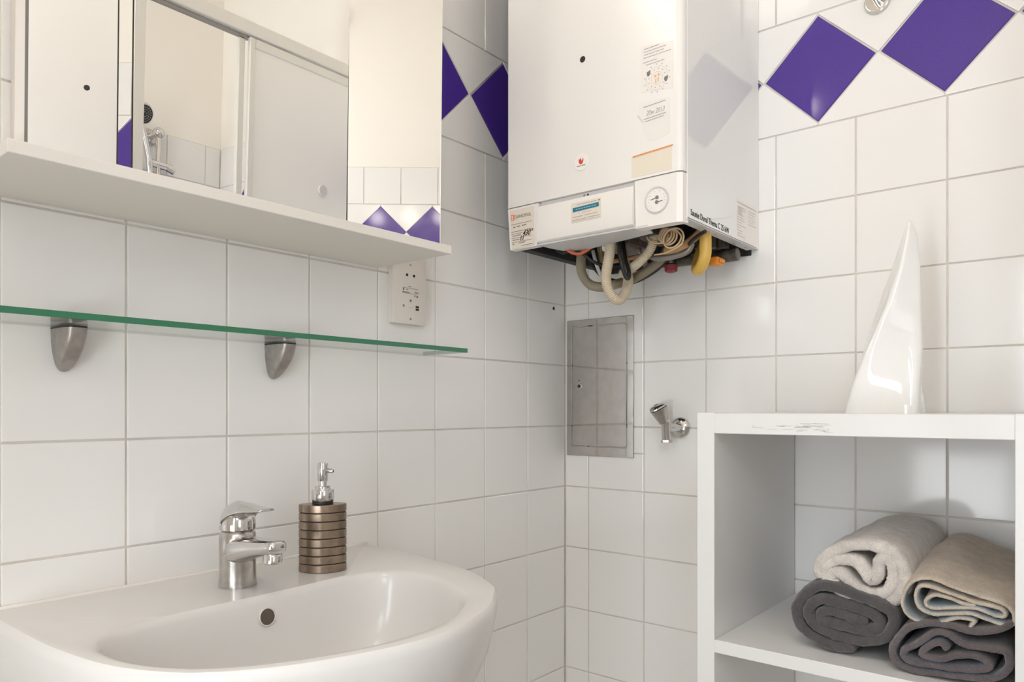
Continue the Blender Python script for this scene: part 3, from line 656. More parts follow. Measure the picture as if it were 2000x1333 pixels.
# ------------------------------------------------------------------ wall boiler
def boiler():
    t = thing('wall_boiler', (-.17, -.295, .37), 'white gas wall boiler with stickers and exposed hoses underneath', 'boiler')
    YL, YR, ZB, ZT = -.1005, -.4902, .372, 1.10
    XF = -.345
    # casing: thick sides, back plate, inner floor
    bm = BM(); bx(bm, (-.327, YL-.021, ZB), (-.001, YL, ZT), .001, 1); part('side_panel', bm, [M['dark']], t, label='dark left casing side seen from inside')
    bm = BM(); bx(bm, (-.327, YR, ZB), (-.001, YR+.003, ZT), .001, 1); part('side_panel', bm, M['boiler_side'], t)
    bm = BM()
    loft(bm, [[Vector(p) for p in q] for q in ([(-.327, YR, ZB-.0008), (-.012, YR, ZB-.0008), (-.014, YR+.021, ZB-.0008), (-.305, YR+.021, ZB-.0008)], [(-.327, YR, ZB+.002), (-.012, YR, ZB+.002), (-.014, YR+.021, ZB+.002), (-.305, YR+.021, ZB+.002)])])
    bx(bm, (-.305, YR+.019, ZB), (-.014, YR+.021, ZB+.05))
    part('bottom_flange', bm, M['boiler_grey'], t)
    for x in (-.27, -.215, -.19, -.10, -.045):
        bm = BM(); lathe(bm, [(.0022, 0), (.0018, -.0012)], (x, YR+.010, ZB-.0008), (0, 0, 1), 10); part('rivet', bm, M['steel_dark'], t)
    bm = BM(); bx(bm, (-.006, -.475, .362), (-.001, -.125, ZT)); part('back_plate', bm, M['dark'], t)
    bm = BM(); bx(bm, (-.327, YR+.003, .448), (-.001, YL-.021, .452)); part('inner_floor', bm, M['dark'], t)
    bm = BM(); bx(bm, (-.327, YR+.003, ZT-.003), (-.001, YL-.021, ZT)); part('top_cover', bm, M['boiler'], t)
    # front cover, rounded along its right edge
    bm = BM()
    def cover(z0, z1, ya, yb, xf, xb, rr=.012, rl=.003):
        prof = [(xb, ya)]
        for k in range(4):
            a = PI/2*k/3; prof.append((xf+rl-rl*math.sin(a), ya-rl+rl*math.cos(a)))
        for k in range(8):
            a = PI/2*k/7; prof.append((xf+rr-rr*math.cos(a), yb+rr-rr*math.sin(a)))
        prof.append((xb, yb))
        loft(bm, [[Vector((x, y, z)) for x, y in prof] for z in (z0, z1)])
    cover(.452, ZT, YL, YR+.0006, XF, -.328)
    part('front_cover', bm, M['boiler'], t, smooth=40)
    # lower fascia: left piece, drop flap, right piece with gauge
    bm = BM()
    loft(bm, [[Vector(p) for p in q] for q in ([(-.327, -.106, .366), (-.344, -.107, .366), (-.344, -.1765, .366), (-.327, -.1765, .366)], [(-.327, -.1012, .450), (-.3445, -.1012, .450), (-.3445, -.1795, .450), (-.327, -.1795, .450)])])
    part('fascia_left', bm, M['plastic'], t)
    bm = BM()
    loft(bm, [[Vector(p) for p in q] for q in ([(-.322, -.398, .3645), (-.344, -.398, .3645), (-.344, -.478, .3645), (-.338, -.487, .3645), (-.322, -.4895, .3645)], [(-.322, -.397, .450), (-.3448, -.397, .450), (-.3448, -.479, .450), (-.339, -.4875, .450), (-.322, -.4898, .450)])])
    part('fascia_right', bm, M['plastic'], t, smooth=30)
    bm = BM()
    prof = [(-.327, .4412), (-.3475, .4412), (-.3495, .438), (-.352, .400), (-.3525, .380), (-.350, .3725), (-.343, .3685), (-.327, .3675)]
    loft(bm, [[Vector((x, y, z)) for x, z in prof] for y in (-.1812, -.3962)])
    part('control_flap', bm, M['plastic'], t, smooth=35)
    bm = BM(); bx(bm, (-.338, -.3955, .4425), (-.327, -.1815, .4515)); part('flap_recess', bm, M['boiler_grey'], t)
    for y, m in ((-.2845, 'steel_dark'), (-.2925, 'ink')):
        bm = BM(); lathe(bm, [(.0018, 0), (.0018, .0012)], (-.338, y, .4468), (-1, 0, 0), 10); part('screw', bm, M[m], t)
    # grey underside of the control box
    bm = BM()
    pl = [(-.345, -.180), (-.345, -.405), (-.341, -.478), (-.334, -.486), (-.330, -.470), (-.324, -.412), (-.292, -.4045), (-.268, -.300), (-.247, -.207), (-.262, -.190), (-.312, -.182)]
    loft(bm, [[Vector((x, y, .3655)) for x, y in pl], [Vector((x, y, .3685)) for x, y in pl]])
    part('control_box_base', bm, M['boiler_grey'], t)
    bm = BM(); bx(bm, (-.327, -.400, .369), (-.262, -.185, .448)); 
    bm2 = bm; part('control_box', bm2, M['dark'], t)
    # gauge
    g0 = Vector((XF, -.4412, .4085))
    bm = BM(); lathe(bm, [(.0232, -.001), (.0236, .0012), (.0225, .0022), (.0205, .0016), (.0195, .0002)], g0, (-1, 0, 0), 40, cap=False); bz = part('gauge_bezel', bm, M['boiler_grey'], t, smooth=True)
    bm = BM(); lathe(bm, [(.0200, .0001), (.0200, .0006)], g0, (-1, 0, 0), 40); dl = part('gauge_dial', bm, M['label_white'], t)
    bm = BM(); d = g0.x-.0007
    for k in range(15):
        a = R(-50+k*20); 
        if 40 < (-50+k*20) % 360 < 140 and k % 2: continue
        c, s = math.cos(a), math.sin(a); bar(bm, 'x', d, g0.y+.0150*c, g0.z+.0150*s, g0.y+.0172*c, g0.z+.0172*s, .0007)
    part('gauge_ticks', bm, M['ink_grey'], dl)
    for cy, cz, a1, z1 in ((-.0005, .0042, .0115, .0015), (.0000, -.0040, -.0115, -.0030)):
        bm = BM(); bar(bm, 'x', d-.0003, g0.y+cy, g0.z+cz, g0.y+a1, g0.z+z1, .0014)
        lathe(bm, [(.0032, .0009), (.0032, .0016)], g0+Vector((0, cy, cz)), (-1, 0, 0), 18); part('needle', bm, M['ink_mid'], dl)
    # cover hole and round emblem
    bm = BM(); lathe(bm, [(.0060, 0), (.0060, .0004)], (XF, -.2851, .702), (-1, 0, 0), 20); part('sight_hole', bm, M['black'], t)
    e0 = Vector((XF, -.2820, .5085))
    bm = BM(); lathe(bm, [(.0165, 0), (.0165, .0008), (.0150, .0012)], e0, (-1, 0, 0), 32); em = part('emblem', bm, M['label_white'], t)
    bm = BM(); d = e0.x-.0013
    def P2(pts): return [(e0.y-a, e0.z+b) for a, b in pts]
    fl = [(-.0050, .0030), (-.0042, -.0010), (-.0022, -.0036), (.0008, -.0043), (.0036, -.0028), (.0052, .0004), (.0058, .0046), (.0050, .0078), (.0036, .0040), (.0020, .0010)]
    fl2 = [(-.0050, .0030), (-.0046, .0070), (-.0028, .0040), (-.0012, .0082), (.0010, .0040), (.0020, .0010)]
    plate(bm, 'x', d, P2(fl)); plate(bm, 'x', d, P2(fl2)); part('flame_mark', bm, M['red_ink'], em)
    bm = BM()
    for k in range(9):
        if k == 4: continue
        bar(bm, 'x', d, e0.y+.0090-k*.0022, e0.z-.0068, e0.y+.0090-k*.0022-.0015, e0.z-.0068, .0019)
    part('emblem_lettering', bm, M['ink_mid'], em)
    # --- stickers
    # left lower sticker
    bm = BM(); plate(bm, 'x', -.3450, [(-.1075, .4455), (-.1675, .4462), (-.1700, .3685), (-.1125, .3675)], .0006); st = part('sticker', bm, M['label'], t)
    d = -.3458
    bm = BM(); plate(bm, 'x', d, [(-.1110, .4365), (-.1195, .4365), (-.1195, .4255), (-.1110, .4255)]); part('orange_emblem', bm, M['orange_ink'], st)
    bm = BM(); text(bm, 'S', .0115, (d-.0006, -.1122, .4268), 'x', bold=.0002); part('emblem_letter', bm, M['label_white'], st)
    bm = BM(); text(bm, 'SANOPOL', .0098, (d, -.1215, .4280), 'x', stretch=.93); part('lettering', bm, M['ink_mid'], st)
    bm = BM()
    for a0, zz, a1, wd in ((-.112, .4165, -.165, .0008), (-.1165, .4105, -.122, .0018), (-.126, .4110, -.134, .0018), (-.139, .4115, -.150, .0018), (-.112, .4015, -.163, .0010), (-.112, .3970, -.140, .0007), (-.1145, .3930, -.136, .0013), (-.112, .3885, -.163, .0006), (-.115, .3845, -.133, .0012), (-.113, .3800, -.163, .0006), (-.115, .3762, -.119, .0016), (-.130, .3770, -.147, .0013), (-.138, .3712, -.166, .0010)):
        bar(bm, 'x', d, a0, zz, a1, zz+.0006, wd)
    part('print_lines', bm, M['ink_mid'], st)
    bm = BM(); text(bm, '430°', .0150, (d, -.1400, .3905), 'x', shear=.45, bold=.0003, stretch=.85); text(bm, '11', .0135, (d, -.1330, .3818), 'x', shear=.25, bold=.0004, stretch=.8); part('handwriting', bm, M['ink'], st)
    # flap sticker with the teal bar
    fx = -.3512
    def fd(z): return -.352-.0006 if z < .400 else -.3495-(.438-z)/(.038)*.0025-.0006
    q = [(-.2625, .4325), (-.3290, .4325), (-.3310, .3945), (-.2640, .3940)]
    bm = BM(); loft(bm, [[Vector((fd(z)+.0004, a, z)) for a, z in q], [Vector((fd(z)-.0003, a, z)) for a, z in q]]); st = part('sticker', bm, M['label'], t)
    bm = BM(); q = [(-.2670, .4225), (-.3250, .4245), (-.3255, .4165), (-.2675, .4145)]
    loft(bm, [[Vector((fd(z)-.0002, a, z)) for a, z in q], [Vector((fd(z)-.0008, a, z)) for a, z in q]]); part('teal_bar', bm, M['teal_ink'], st)
    bm = BM()
    for k in range(8):
        a = -.2745-k*.0058; bar(bm, 'x', fd(.4195)-.0007, a, .4187+k*.00015, a-.0042, .4189+k*.00015, .0018)
    part('bar_lettering', bm, M['teal_pale'], st)
    bm = BM()
    for a0, zz, a1, wd in ((-.2760, .4278, -.3200, .0012), (-.2800, .4105, -.2830, .0012), (-.2880, .4110, -.3080, .0007), (-.2680, .4045, -.2900, .0013), (-.2930, .4055, -.3230, .0008), (-.2670, .3990, -.2980, .0009), (-.3010, .4000, -.3270, .0012), (-.2660, .3965, -.3280, .0005)):
        bar(bm, 'x', fd(zz)-.0003, a0, zz, a1, zz+.0004, wd)
    part('print_lines', bm, M['ink_grey'], st)
    bm = BM(); lathe(bm, [(.0016, 0), (.0016, .0003)], (fd(.4285)-.0003, -.3255, .4285), (-1, 0, 0), 12); part('corner_mark', bm, M['ink_mid'], st)
    # upper service sticker: text block, ring of marks
    bm = BM(); plate(bm, 'x', XF, [(-.4095, .6870), (-.4735, .6780), (-.4735, .5960), (-.4095, .6050)], .0003); st = part('sticker', bm, M['label_clear'], t)
    d = XF-.0005; bm = BM(); sl = -.09
    for i, (a0, a1) in enumerate(((-.416, -.446), (-.416, -.459), (-.416, -.455), (-.415, -.468), (-.414, -.441), (-.420, -.456))):
        zz = .6795-i*.0052-(.003 if i > 3 else 0); aa = a0
        while aa > a1:
            L = random.uniform(.003, .008); bar(bm, 'x', d, aa, zz, max(aa-L, a1), zz, .0011); aa -= L+.0012
    part('print_lines', bm, M['ink_grey'], st)
    c0 = (-.4415, .6220); bm = BM()
    for n, rad, wd in ((14, .0245, .0016), (12, .0160, .0018)):
        for k in range(n):
            a = 2*PI*k/n+.2; c, s = math.cos(a), math.sin(a)
            bar(bm, 'x', d, c0[0]+rad*c-.001, c0[1]+rad*s, c0[0]+rad*c+.0012, c0[1]+rad*s, wd)
    for rad in (.0205, .0110):
        for k in range(36):
            a = 2*PI*k/36; b = 2*PI*(k+.6)/36; bar(bm, 'x', d, c0[0]+rad*math.cos(a), c0[1]+rad*math.sin(a), c0[0]+rad*math.cos(b), c0[1]+rad*math.sin(b), .0004)
    part('ring_of_marks', bm, mat('pale_ink', (.55, .52, .49), .6), st)
    bm = BM()
    for da, dz in ((.0032, .0042), (-.0034, .0050)): lathe(bm, [(.0024, 0), (.0024, .0004)], (d, c0[0]+da, c0[1]+dz), (-1, 0, 0), 12)
    bar(bm, 'x', d, c0[0]+.0024, c0[1]-.001, c0[0]+.0020, c0[1]-.0085, .0026); bar(bm, 'x', d, c0[0]-.0026, c0[1]+.0005, c0[0]-.0022, c0[1]-.0065, .0026)
    part('red_marks', bm, M['peach_ink'], st)
    for da, dz in ((.0165, .0125), (-.0175, -.0055)):
        bm = BM(); plate(bm, 'x', d, [(c0[0]+da+x, c0[1]+dz+y) for x, y in ((.0034, -.0015), (.0030, .0028), (.0000, .0036), (-.0034, .0050), (-.0036, -.0005), (-.0010, -.0050), (.0015, -.0048))]); part('punched_mark', bm, M['ink_mid'], st)
    # torn sticker
    bm = BM(); plate(bm, 'x', XF, [(-.4060, .5880), (-.4660, .5830), (-.4665, .5210), (-.4400, .5130), (-.4230, .5160), (-.4140, .5320), (-.4130, .5480), (-.4020, .5640)], .0003); st = part('sticker', bm, M['label_clear'], t)
    bm = BM()
    for a0, z0, a1, z1, wd in ((-.4150, .5770, -.4580, .5790, .0012), (-.4150, .5555, -.4590, .5575, .0012), (-.4180, .5510, -.4550, .5530, .0012)): bar(bm, 'x', XF-.0005, a0, z0, a1, z1, wd)
    part('print_lines', bm, M['ink_grey'], st)
    bm = BM(); text(bm, '20w 2013', .0125, (XF-.0005, -.4200, .5610), 'x', shear=.3, stretch=.72); part('handwriting', bm, M['ink_grey'], st)
    bm = BM(); bar(bm, 'x', XF-.0004, -.4035, .5650, -.4140, .5505, .0022); part('curled_edge', bm, M['boiler_grey'], st)
    # cream sticker with orange band
    bm = BM(); plate(bm, 'x', XF, [(-.3905, .4960), (-.4700, .5000), (-.4700, .4560), (-.3905, .4570)], .0003); st = part('sticker', bm, M['label_cream'], t)
    bm = BM(); bar(bm, 'x', XF-.0005, -.3925, .4935, -.4695, .4975, .0030); part('orange_band', bm, M['peach_ink'], st)
    bm = BM()
    aa = -.394
    while aa > -.468:
        L = random.uniform(.003, .009); z = .4936+(-.3925-aa)*.0526; bar(bm, 'x', XF-.0009, aa, z, aa-L, z+L*.05, .0012); aa -= L+.0012
    part('band_lettering', bm, M['orange_ink'], st)
    # data plate and handwriting on the side
    bm = BM(); plate(bm, 'y', YR, [(-.1165, .4545), (-.0140, .4575), (-.0165, .3765), (-.1165, .3735)], .0003); st = part('data_plate', bm, M['label_clear'], t)
    bm = BM(); d = YR-.0005
    bar(bm, 'y', d, -.112, .4475, -.017, .4485, .0022)
    for i in range(12):
        z = .440-i*.0052; bar(bm, 'y', d, -.112, z, -.112+random.uniform(.015, .045), z, .0011)
        if i < 6: bar(bm, 'y', d, -.055, z, -.055+random.uniform(.02, .037), z, .0009)
    bx(bm, (-.108, d-.0002, .4230), (-.088, d+.0002, .4390)); part('print_lines', bm, mat('faded_ink', (.58, .56, .54), .6), st)
    bm = BM(); text(bm, 'Saunie Duval Thema C 25 kW', .0158, (-.3150, YR-.0003, .3805), 'y', shear=-.05, bold=0, stretch=.84, rot=R(-1.2)); part('handwriting', bm, M['ink'], t)
    # --- pipework under the boiler
    def ribbed(name, pts, r, m, pitch=.0034):
        p = resample(smooth_path(pts, 12), pitch/4); bm = BM()
        tube(bm, p, lambda i: r*(1.05 if (i % 4) in (0, 1) else .86), 14); part(name, bm, M[m], t, smooth=True)
    def pipe(name, pts, r, m, n=6, seg=12):
        bm = BM(); tube(bm, smooth_path(pts, n), r, seg); part(name, bm, M[m], t, smooth=60)
    ribbed('ribbed_hose', PTS['hose_front'], .0098, 'hose')
    ribbed('ribbed_hose', PTS['hose_left'], .0098, 'hose_dark', .0016)
    ribbed('ribbed_hose', PTS['hose_mid'], .0092, 'hose')
    pipe('black_cable', PTS['cable_loop'], .0042, 'black')
    pipe('black_cable', PTS['cable_left'], .0034, 'black')
    pipe('orange_wire', PTS['wire_orange'], .0034, 'redwire')
    pipe('grey_pipe', PTS['pipe_grey'], .0058, 'greypipe')
    pipe('tan_pipe', PTS['pipe_tan'], .0078, 'tan')
    bm = BM(); tube(bm, smooth_path(PTS['gas_pipe'], 6), .0112, 18); part('gas_pipe', bm, M['yellow'], t, smooth=60, label='thick yellow gas pipe')
    # wire coil
    a, b = Vector(PTS['coil_c'][0]), Vector(PTS['coil_c'][1]); pts = [Vector(p) for p in PTS['coil_tail']]
    nt_ = 5
    for k in range(nt_*14+1):
        u = k/(nt_*14); q = -PI*.15+2*PI*k/14; c = a.lerp(b, min(1, u*1.15)*.9); r = .0190 if u < .22 else .0165-.004*u
        pts.append(c+Vector((.003*math.sin(q)+.012*u, -math.cos(q)*r, math.sin(q)*r)))
    bm = BM(); tube(bm, smooth_path(pts, 3), .0017, 8); part('coiled_wire', bm, M['cream_wire'], t, smooth=True, label='coil of cream wire')
    pipe('cream_wire', PTS['coil_low'], .0017, 'cream_wire')
    pipe('black_pipe', PTS['pipe_black'], .0070, 'black')
    pipe('copper_pipe', PTS['pipe_copper'], .0045, 'tan')
    pipe('grey_pipe', PTS['pipe_grey_two'], .0062, 'greypipe')
    ribbed('braided_hose', PTS['braid'], .0075, 'brass', .0022)
    pipe('black_cable', PTS['cable_right'], .0036, 'black')
    pipe('silver_pipe', PTS['pipe_silver'], .0040, 'boiler_grey')
    # valves at the wall
    def cyl(name, c, ax, r, h, m, seg=16):
        bm = BM(); lathe(bm, [(r*.9, -h/2), (r, -h/2+.001), (r, h/2-.001), (r*.9, h/2)], c, ax, seg); return part(name, bm, M[m], t, smooth=40)
    for y, z, r in ((-.4300, .385, .0115), (-.4485, .380, .0125), (-.352, .385, .011), (-.398, .388, .010), (-.268, .385, .011), (-.225, .388, .010)):
        cyl('connection_pipe', (-.085, y, z+.03), (0, 0, 1), r*.8, .085, 'darkmetal')
        cyl('union_nut', (-.085, y, z-.006), (0, 0, 1), r, .020, 'darkmetal', 6)
    cyl('valve_body', (-.075, -.452, .352), (0, 1, 0), .013, .050, 'darkmetal')
    cyl('valve_body', (-.070, -.356, .356), (0, 1, 0), .012, .045, 'darkmetal')
    bm = BM(); bx(bm, (-.135, -.4600, .3255), (-.105, -.4395, .3415), .003, 2); bx(bm, (-.130, -.4655, .330), (-.110, -.4590, .338), .002, 1); part('valve_lever', bm, M['orange'], t, smooth=40, label='orange valve lever')
    bm = BM(); c = Vector((-.100, -.3420, .3375)); rings = []
    for h, r in ((-.010, .006), (-.007, .0125), (.006, .0130), (.009, .008)):
        rings.append([c+Vector((math.cos(2*PI*k/40)*r*(1+.10*math.cos(8*2*PI*k/40)), math.sin(2*PI*k/40)*r*(1+.10*math.cos(8*2*PI*k/40)), h)) for k in range(40)])
    loft(bm, rings); part('valve_knob', bm, M['red'], t, smooth=50, label='dark red lobed valve knob')
    cyl('valve_stem', (-.100, -.3420, .358), (0, 0, 1), .006, .026, 'darkmetal')
    bm = BM(); bx(bm, (-.20, -.30, .375), (-.10, -.23, .447), .004, 1); part('pump_block', bm, M['brown'], t)
    cyl('pump_motor', (-.17, -.345, .405), (1, 0, 0), .030, .06, 'brown', 24)
    cyl('pale_plug', (-.245, -.270, .372), (.2, .3, 1), .006, .026, 'label_white')
boiler()

# ------------------------------------------------------------------ access panel
def access_panel():
    y0, y1, z0, z1 = -.0072, -.1955, -.0720, .2605
    t = thing('access_panel', (0, (y0+y1)/2, z0), 'polished steel inspection hatch set in the tiles beside the corner', 'hatch')
    def rr(ya, yb, za, zb, r, x, n=5):
        out = []
        for cy, cz, a0 in ((ya-r, za+r, 270), (yb+r, za+r, 180), (yb+r, zb-r, 90), (ya-r, zb-r, 0)):
            for k in range(n):
                a = R(a0-90*k/(n-1)) if False else R(a0 - 0)+0
                pass
        return out
    def rrect(ya, yb, za, zb, r, x, n=6):
        # ya > yb
        out = []
        for cy, cz, a0 in ((ya-r, zb-r, 0), (yb+r, zb-r, 90), (yb+r, za+r, 180), (ya-r, za+r, 270)):
            for k in range(n):
                a = R(a0+90*k/(n-1)); out.append(Vector((x, cy+r*math.cos(a), cz+r*math.sin(a))))
        return out
    bm = BM()
    o_ = [rrect(y0, y1, z0, z1, .0008, x) for x in (.0005, -.0026)]; o2 = rrect(y0-.0008, y1+.0008, z0+.0008, z1-.0008, .0008, -.0034)
    i0 = rrect(-.0208, -.1795, -.0505, .2455, .0075, -.0034); i1 = rrect(-.0216, -.1787, -.0497, .2447, .0070, -.0024); i2 = rrect(-.0216, -.1787, -.0497, .2447, .0070, .0005)
    loft(bm, [o_[0], o_[1], o2, i0, i1, i2], cap0=False, cap1=False); part('frame', bm, M['steel'], t, smooth=30)
    bm = BM(); loft(bm, [rrect(-.0212, -.1791, -.0501, .2451, .007, x) for x in (.0008, .0002)]); part('gap_seal', bm, M['black'], t)
    bm = BM(); a = (-.0232, -.1771, -.0481, .2431)
    loft(bm, [rrect(*a, .0062, .0004), rrect(*a, .0062, -.0022), rrect(a[0]-.0007, a[1]+.0007, a[2]+.0007, a[3]-.0007, .0058, -.0030)]); part('door', bm, M['steel'], t, smooth=30)
    bm = BM(); lathe(bm, [(.0080, -.0005), (.0080, .0012), (.0068, .0018), (.0050, .0016), (.0046, .0006)], (-.0030, -.0447, .0978), (-1, 0, 0), 24); lk = part('lock', bm, M['chrome'], t, smooth=40)
    bm = BM(); lathe(bm, [(.0044, .0005), (.0044, .0010)], (-.0030, -.0447, .0978), (-1, 0, 0), 6); part('key_slot', bm, M['dark'], lk)
    bm = BM(); lathe(bm, [(.0016, -.0002), (.0016, .0003)], (-.0030, -.0440, .1115), (-1, 0, 0), 10); part('vent_hole', bm, M['black'], t)
access_panel()

# ------------------------------------------------------------------ angle valve
def angle_valve():
    t = thing('angle_valve', (0, -.3140, .0005), 'chrome angle stop valve on the tiles between hatch and shelf unit', 'valve')
    O = Vector((0, -.3140, .0005)); A = Vector((-.047, -.3025, .0010))
    bm = BM(); lathe(bm, [(.0235, -.001), (.0235, .002), (.0225, .005), (.0185, .009), (.013, .0115), (.0105, .012)], O, (-1, 0, 0), 32); part('escutcheon', bm, M['chrome'], t, smooth=45)
    bm = BM(); tube(bm, [O+Vector((-.009, 0, 0)), O.lerp(A, .55), A], .0095, 20); part('inlet_pipe', bm, M['chrome'], t, smooth=45)
    ax = Vector((-.02, .05, 1)).normalized()
    bm = BM(); lathe(bm, [(.0092, -.0285), (.0098, -.0265), (.0098, .008), (.0108, .010), (.0108, .0145), (.0095, .0165)], A, ax, 24); part('valve_body', bm, M['chrome'], t, smooth=45)
    bm = BM(); lathe(bm, [(.0118, -.0330), (.0124, -.0322), (.0124, -.0275), (.0118, -.0265)], A, ax, 6); part('outlet_nut', bm, M['chrome_worn'], t)
    # three sided handle, widening upwards
    a, u, v = axis_frame(ax); bm = BM(); rings = []
    hx = Vector((-.35, .25, .9)).normalized(); a, u, v = axis_frame(hx); u = (Vector((-1, 0, 0))-hx*hx.dot(Vector((-1, 0, 0)))).normalized(); v = hx.cross(u)
    for h, r, k3 in ((.012, .0098, .0), (.018, .0118, .05), (.034, .0165, .10), (.0455, .0200, .13)):
        rings.append([A+hx*h+(u*math.cos(q)+v*math.sin(q))*r*(1+k3*math.cos(3*q)) for q in [2*PI*k/36 for k in range(36)]])
    loft(bm, rings); hd = part('handle', bm, M['chrome_worn'], t, smooth=45)
    bm = BM(); rings = []
    for h, r, k3 in ((.0462, .0188, .13), (.0475, .0205, .13), (.0500, .0200, .13), (.0535, .0150, .10), (.0555, .008, .05)):
        rings.append([A+hx*h+(u*math.cos(q)+v*math.sin(q))*r*(1+k3*math.cos(3*q)) for q in [2*PI*k/36 for k in range(36)]])
    loft(bm, rings); part('handle_cap', bm, M['chrome'], hd, smooth=45)
    bm = BM(); lathe(bm, [(.0040, .0550), (.0040, .0562)], A, hx, 14); part('blue_mark', bm, mat('blue_mark', (.03, .07, .14), .3), hd)
angle_valve()

# ------------------------------------------------------------------ robe hook
def robe_hook():
    O = Vector((0, -.7160, .8060))
    t = thing('robe_hook', O, 'round chrome robe hook fixed above the blue diamond tiles', 'hook')
    bm = BM(); lathe(bm, [(.0225, -.0005), (.0225, .003), (.0212, .0055), (.0195, .0062), (.0170, .0060)], O, (-1, 0, 0), 36); part('rosette', bm, M['chrome'], t, smooth=40)
    bm = BM(); tube(bm, smooth_path([O+Vector((-.005, 0, 0)), O+Vector((-.024, 0, .001)), O+Vector((-.034, 0, .008)), O+Vector((-.036, 0, .020))], 5), .0052, 14); part('peg', bm, M['chrome'], t, smooth=45)
    bm = BM(); bmesh.ops.create_uvsphere(bm, u_segments=18, v_segments=12, radius=.0085); bmesh.ops.translate(bm, verts=bm.verts, vec=O+Vector((-.036, 0, .024))); part('knob', bm, M['chrome'], t, smooth=True)
robe_hook()

# ------------------------------------------------------------------ shelf unit, vase, towels
UX = -.385; UL0, UL1, UR0, UR1 = -.5355, -.5650, -.9640, -.9935; UT = .0362; SZ = -.3276
def unit():
    t = thing('shelf_unit', (-.19, (UL0+UR1)/2, FLOOR), 'open white shelf unit against the right wall with rolled towels', 'shelf unit')
    for ya, yb in ((UL1, UL0), (UR1, UR0)):
        bm = BM(); bx(bm, (UX, ya, FLOOR), (-.006, yb, UT), .0008, 1); part('side_panel', bm, M['unit'], t)
    bm = BM(); bx(bm, (UX, UR0, .0030), (-.006, UL1, UT-.0010), .0008, 1); tb = part('top_board', bm, M['unit'], t)
    bm = BM(); d = UX-.0002
    rnd = random.Random(3)
    for k in range(26):
        y = rnd.uniform(-.625, -.735); z = .0145+rnd.gauss(0, .0035); L = rnd.uniform(.003, .022)
        bar(bm, 'x', d, y, z, y-L, z+rnd.uniform(-.0006, .0006), rnd.uniform(.0004, .0011), th=.00015)
    part('scuff_marks', bm, mat('scuff', (.56, .54, .52), .6), tb, label='grey scuff marks')
    bm = BM(); bx(bm, (UX, UR0, SZ-.0205), (-.006, UL1, SZ), .0008, 1); part('shelf_board', bm, M['unit'], t)
    bm = BM(); bx(bm, (UX, UR0, SZ-.385), (-.006, UL1, SZ-.3645), .0008, 1); part('shelf_board', bm, M['unit'], t)
    bm = BM(); bx(bm, (UX+.03, UR0, FLOOR), (UX+.046, UL1, FLOOR+.06)); part('plinth', bm, M['unit'], t)
unit()
def vase():
    B = Vector((-.2, -.7725, UT-.001))
    t = thing('vase', B, 'glossy white twisted porcelain vase rising to a point on the shelf unit', 'vase')
    bm = BM(); H = .3065; N = 96; rings = []
    K = [(0, .0552, .0350, 0, 0), (.03, .0548, .0350, 1, -.0004), (.16, .0490, .0320, 8, -.004), (.33, .0415, .0285, 18, -.012), (.55, .0275, .0240, 31, -.0215), (.76, .0170, .0140, 43, -.0320), (.92, .0090, .0066, 51, -.0372), (.975, .0050, .0036, 54, -.0372), (1, .0016, .0012, 55, -.0362)]
    def ip(s, i):
        for a, b in zip(K[:-1], K[1:]):
            if s <= b[0]: 
                u = (s-a[0])/(b[0]-a[0]); return a[i]+(b[i]-a[i])*u
        return K[-1][i]
    for j in range(61):
        s = j/60; a, b, th, oy = (ip(s, i) for i in (1, 2, 3, 4)); r = []; th = R(th)
        for k in range(N):
            q = 2*PI*k/N; c, sn = math.cos(q), math.sin(q); p = 6.0
            x = b*math.copysign(abs(c)**(2/p), c); y = a*math.copysign(abs(sn)**(2/p), sn)
            r.append(B+Vector((x*math.cos(th)-y*math.sin(th), oy+x*math.sin(th)+y*math.cos(th), s*H)))
        rings.append(r)
    loft(bm, rings); o = part('vase_body', bm, M['vase'], t, smooth=70)
vase()
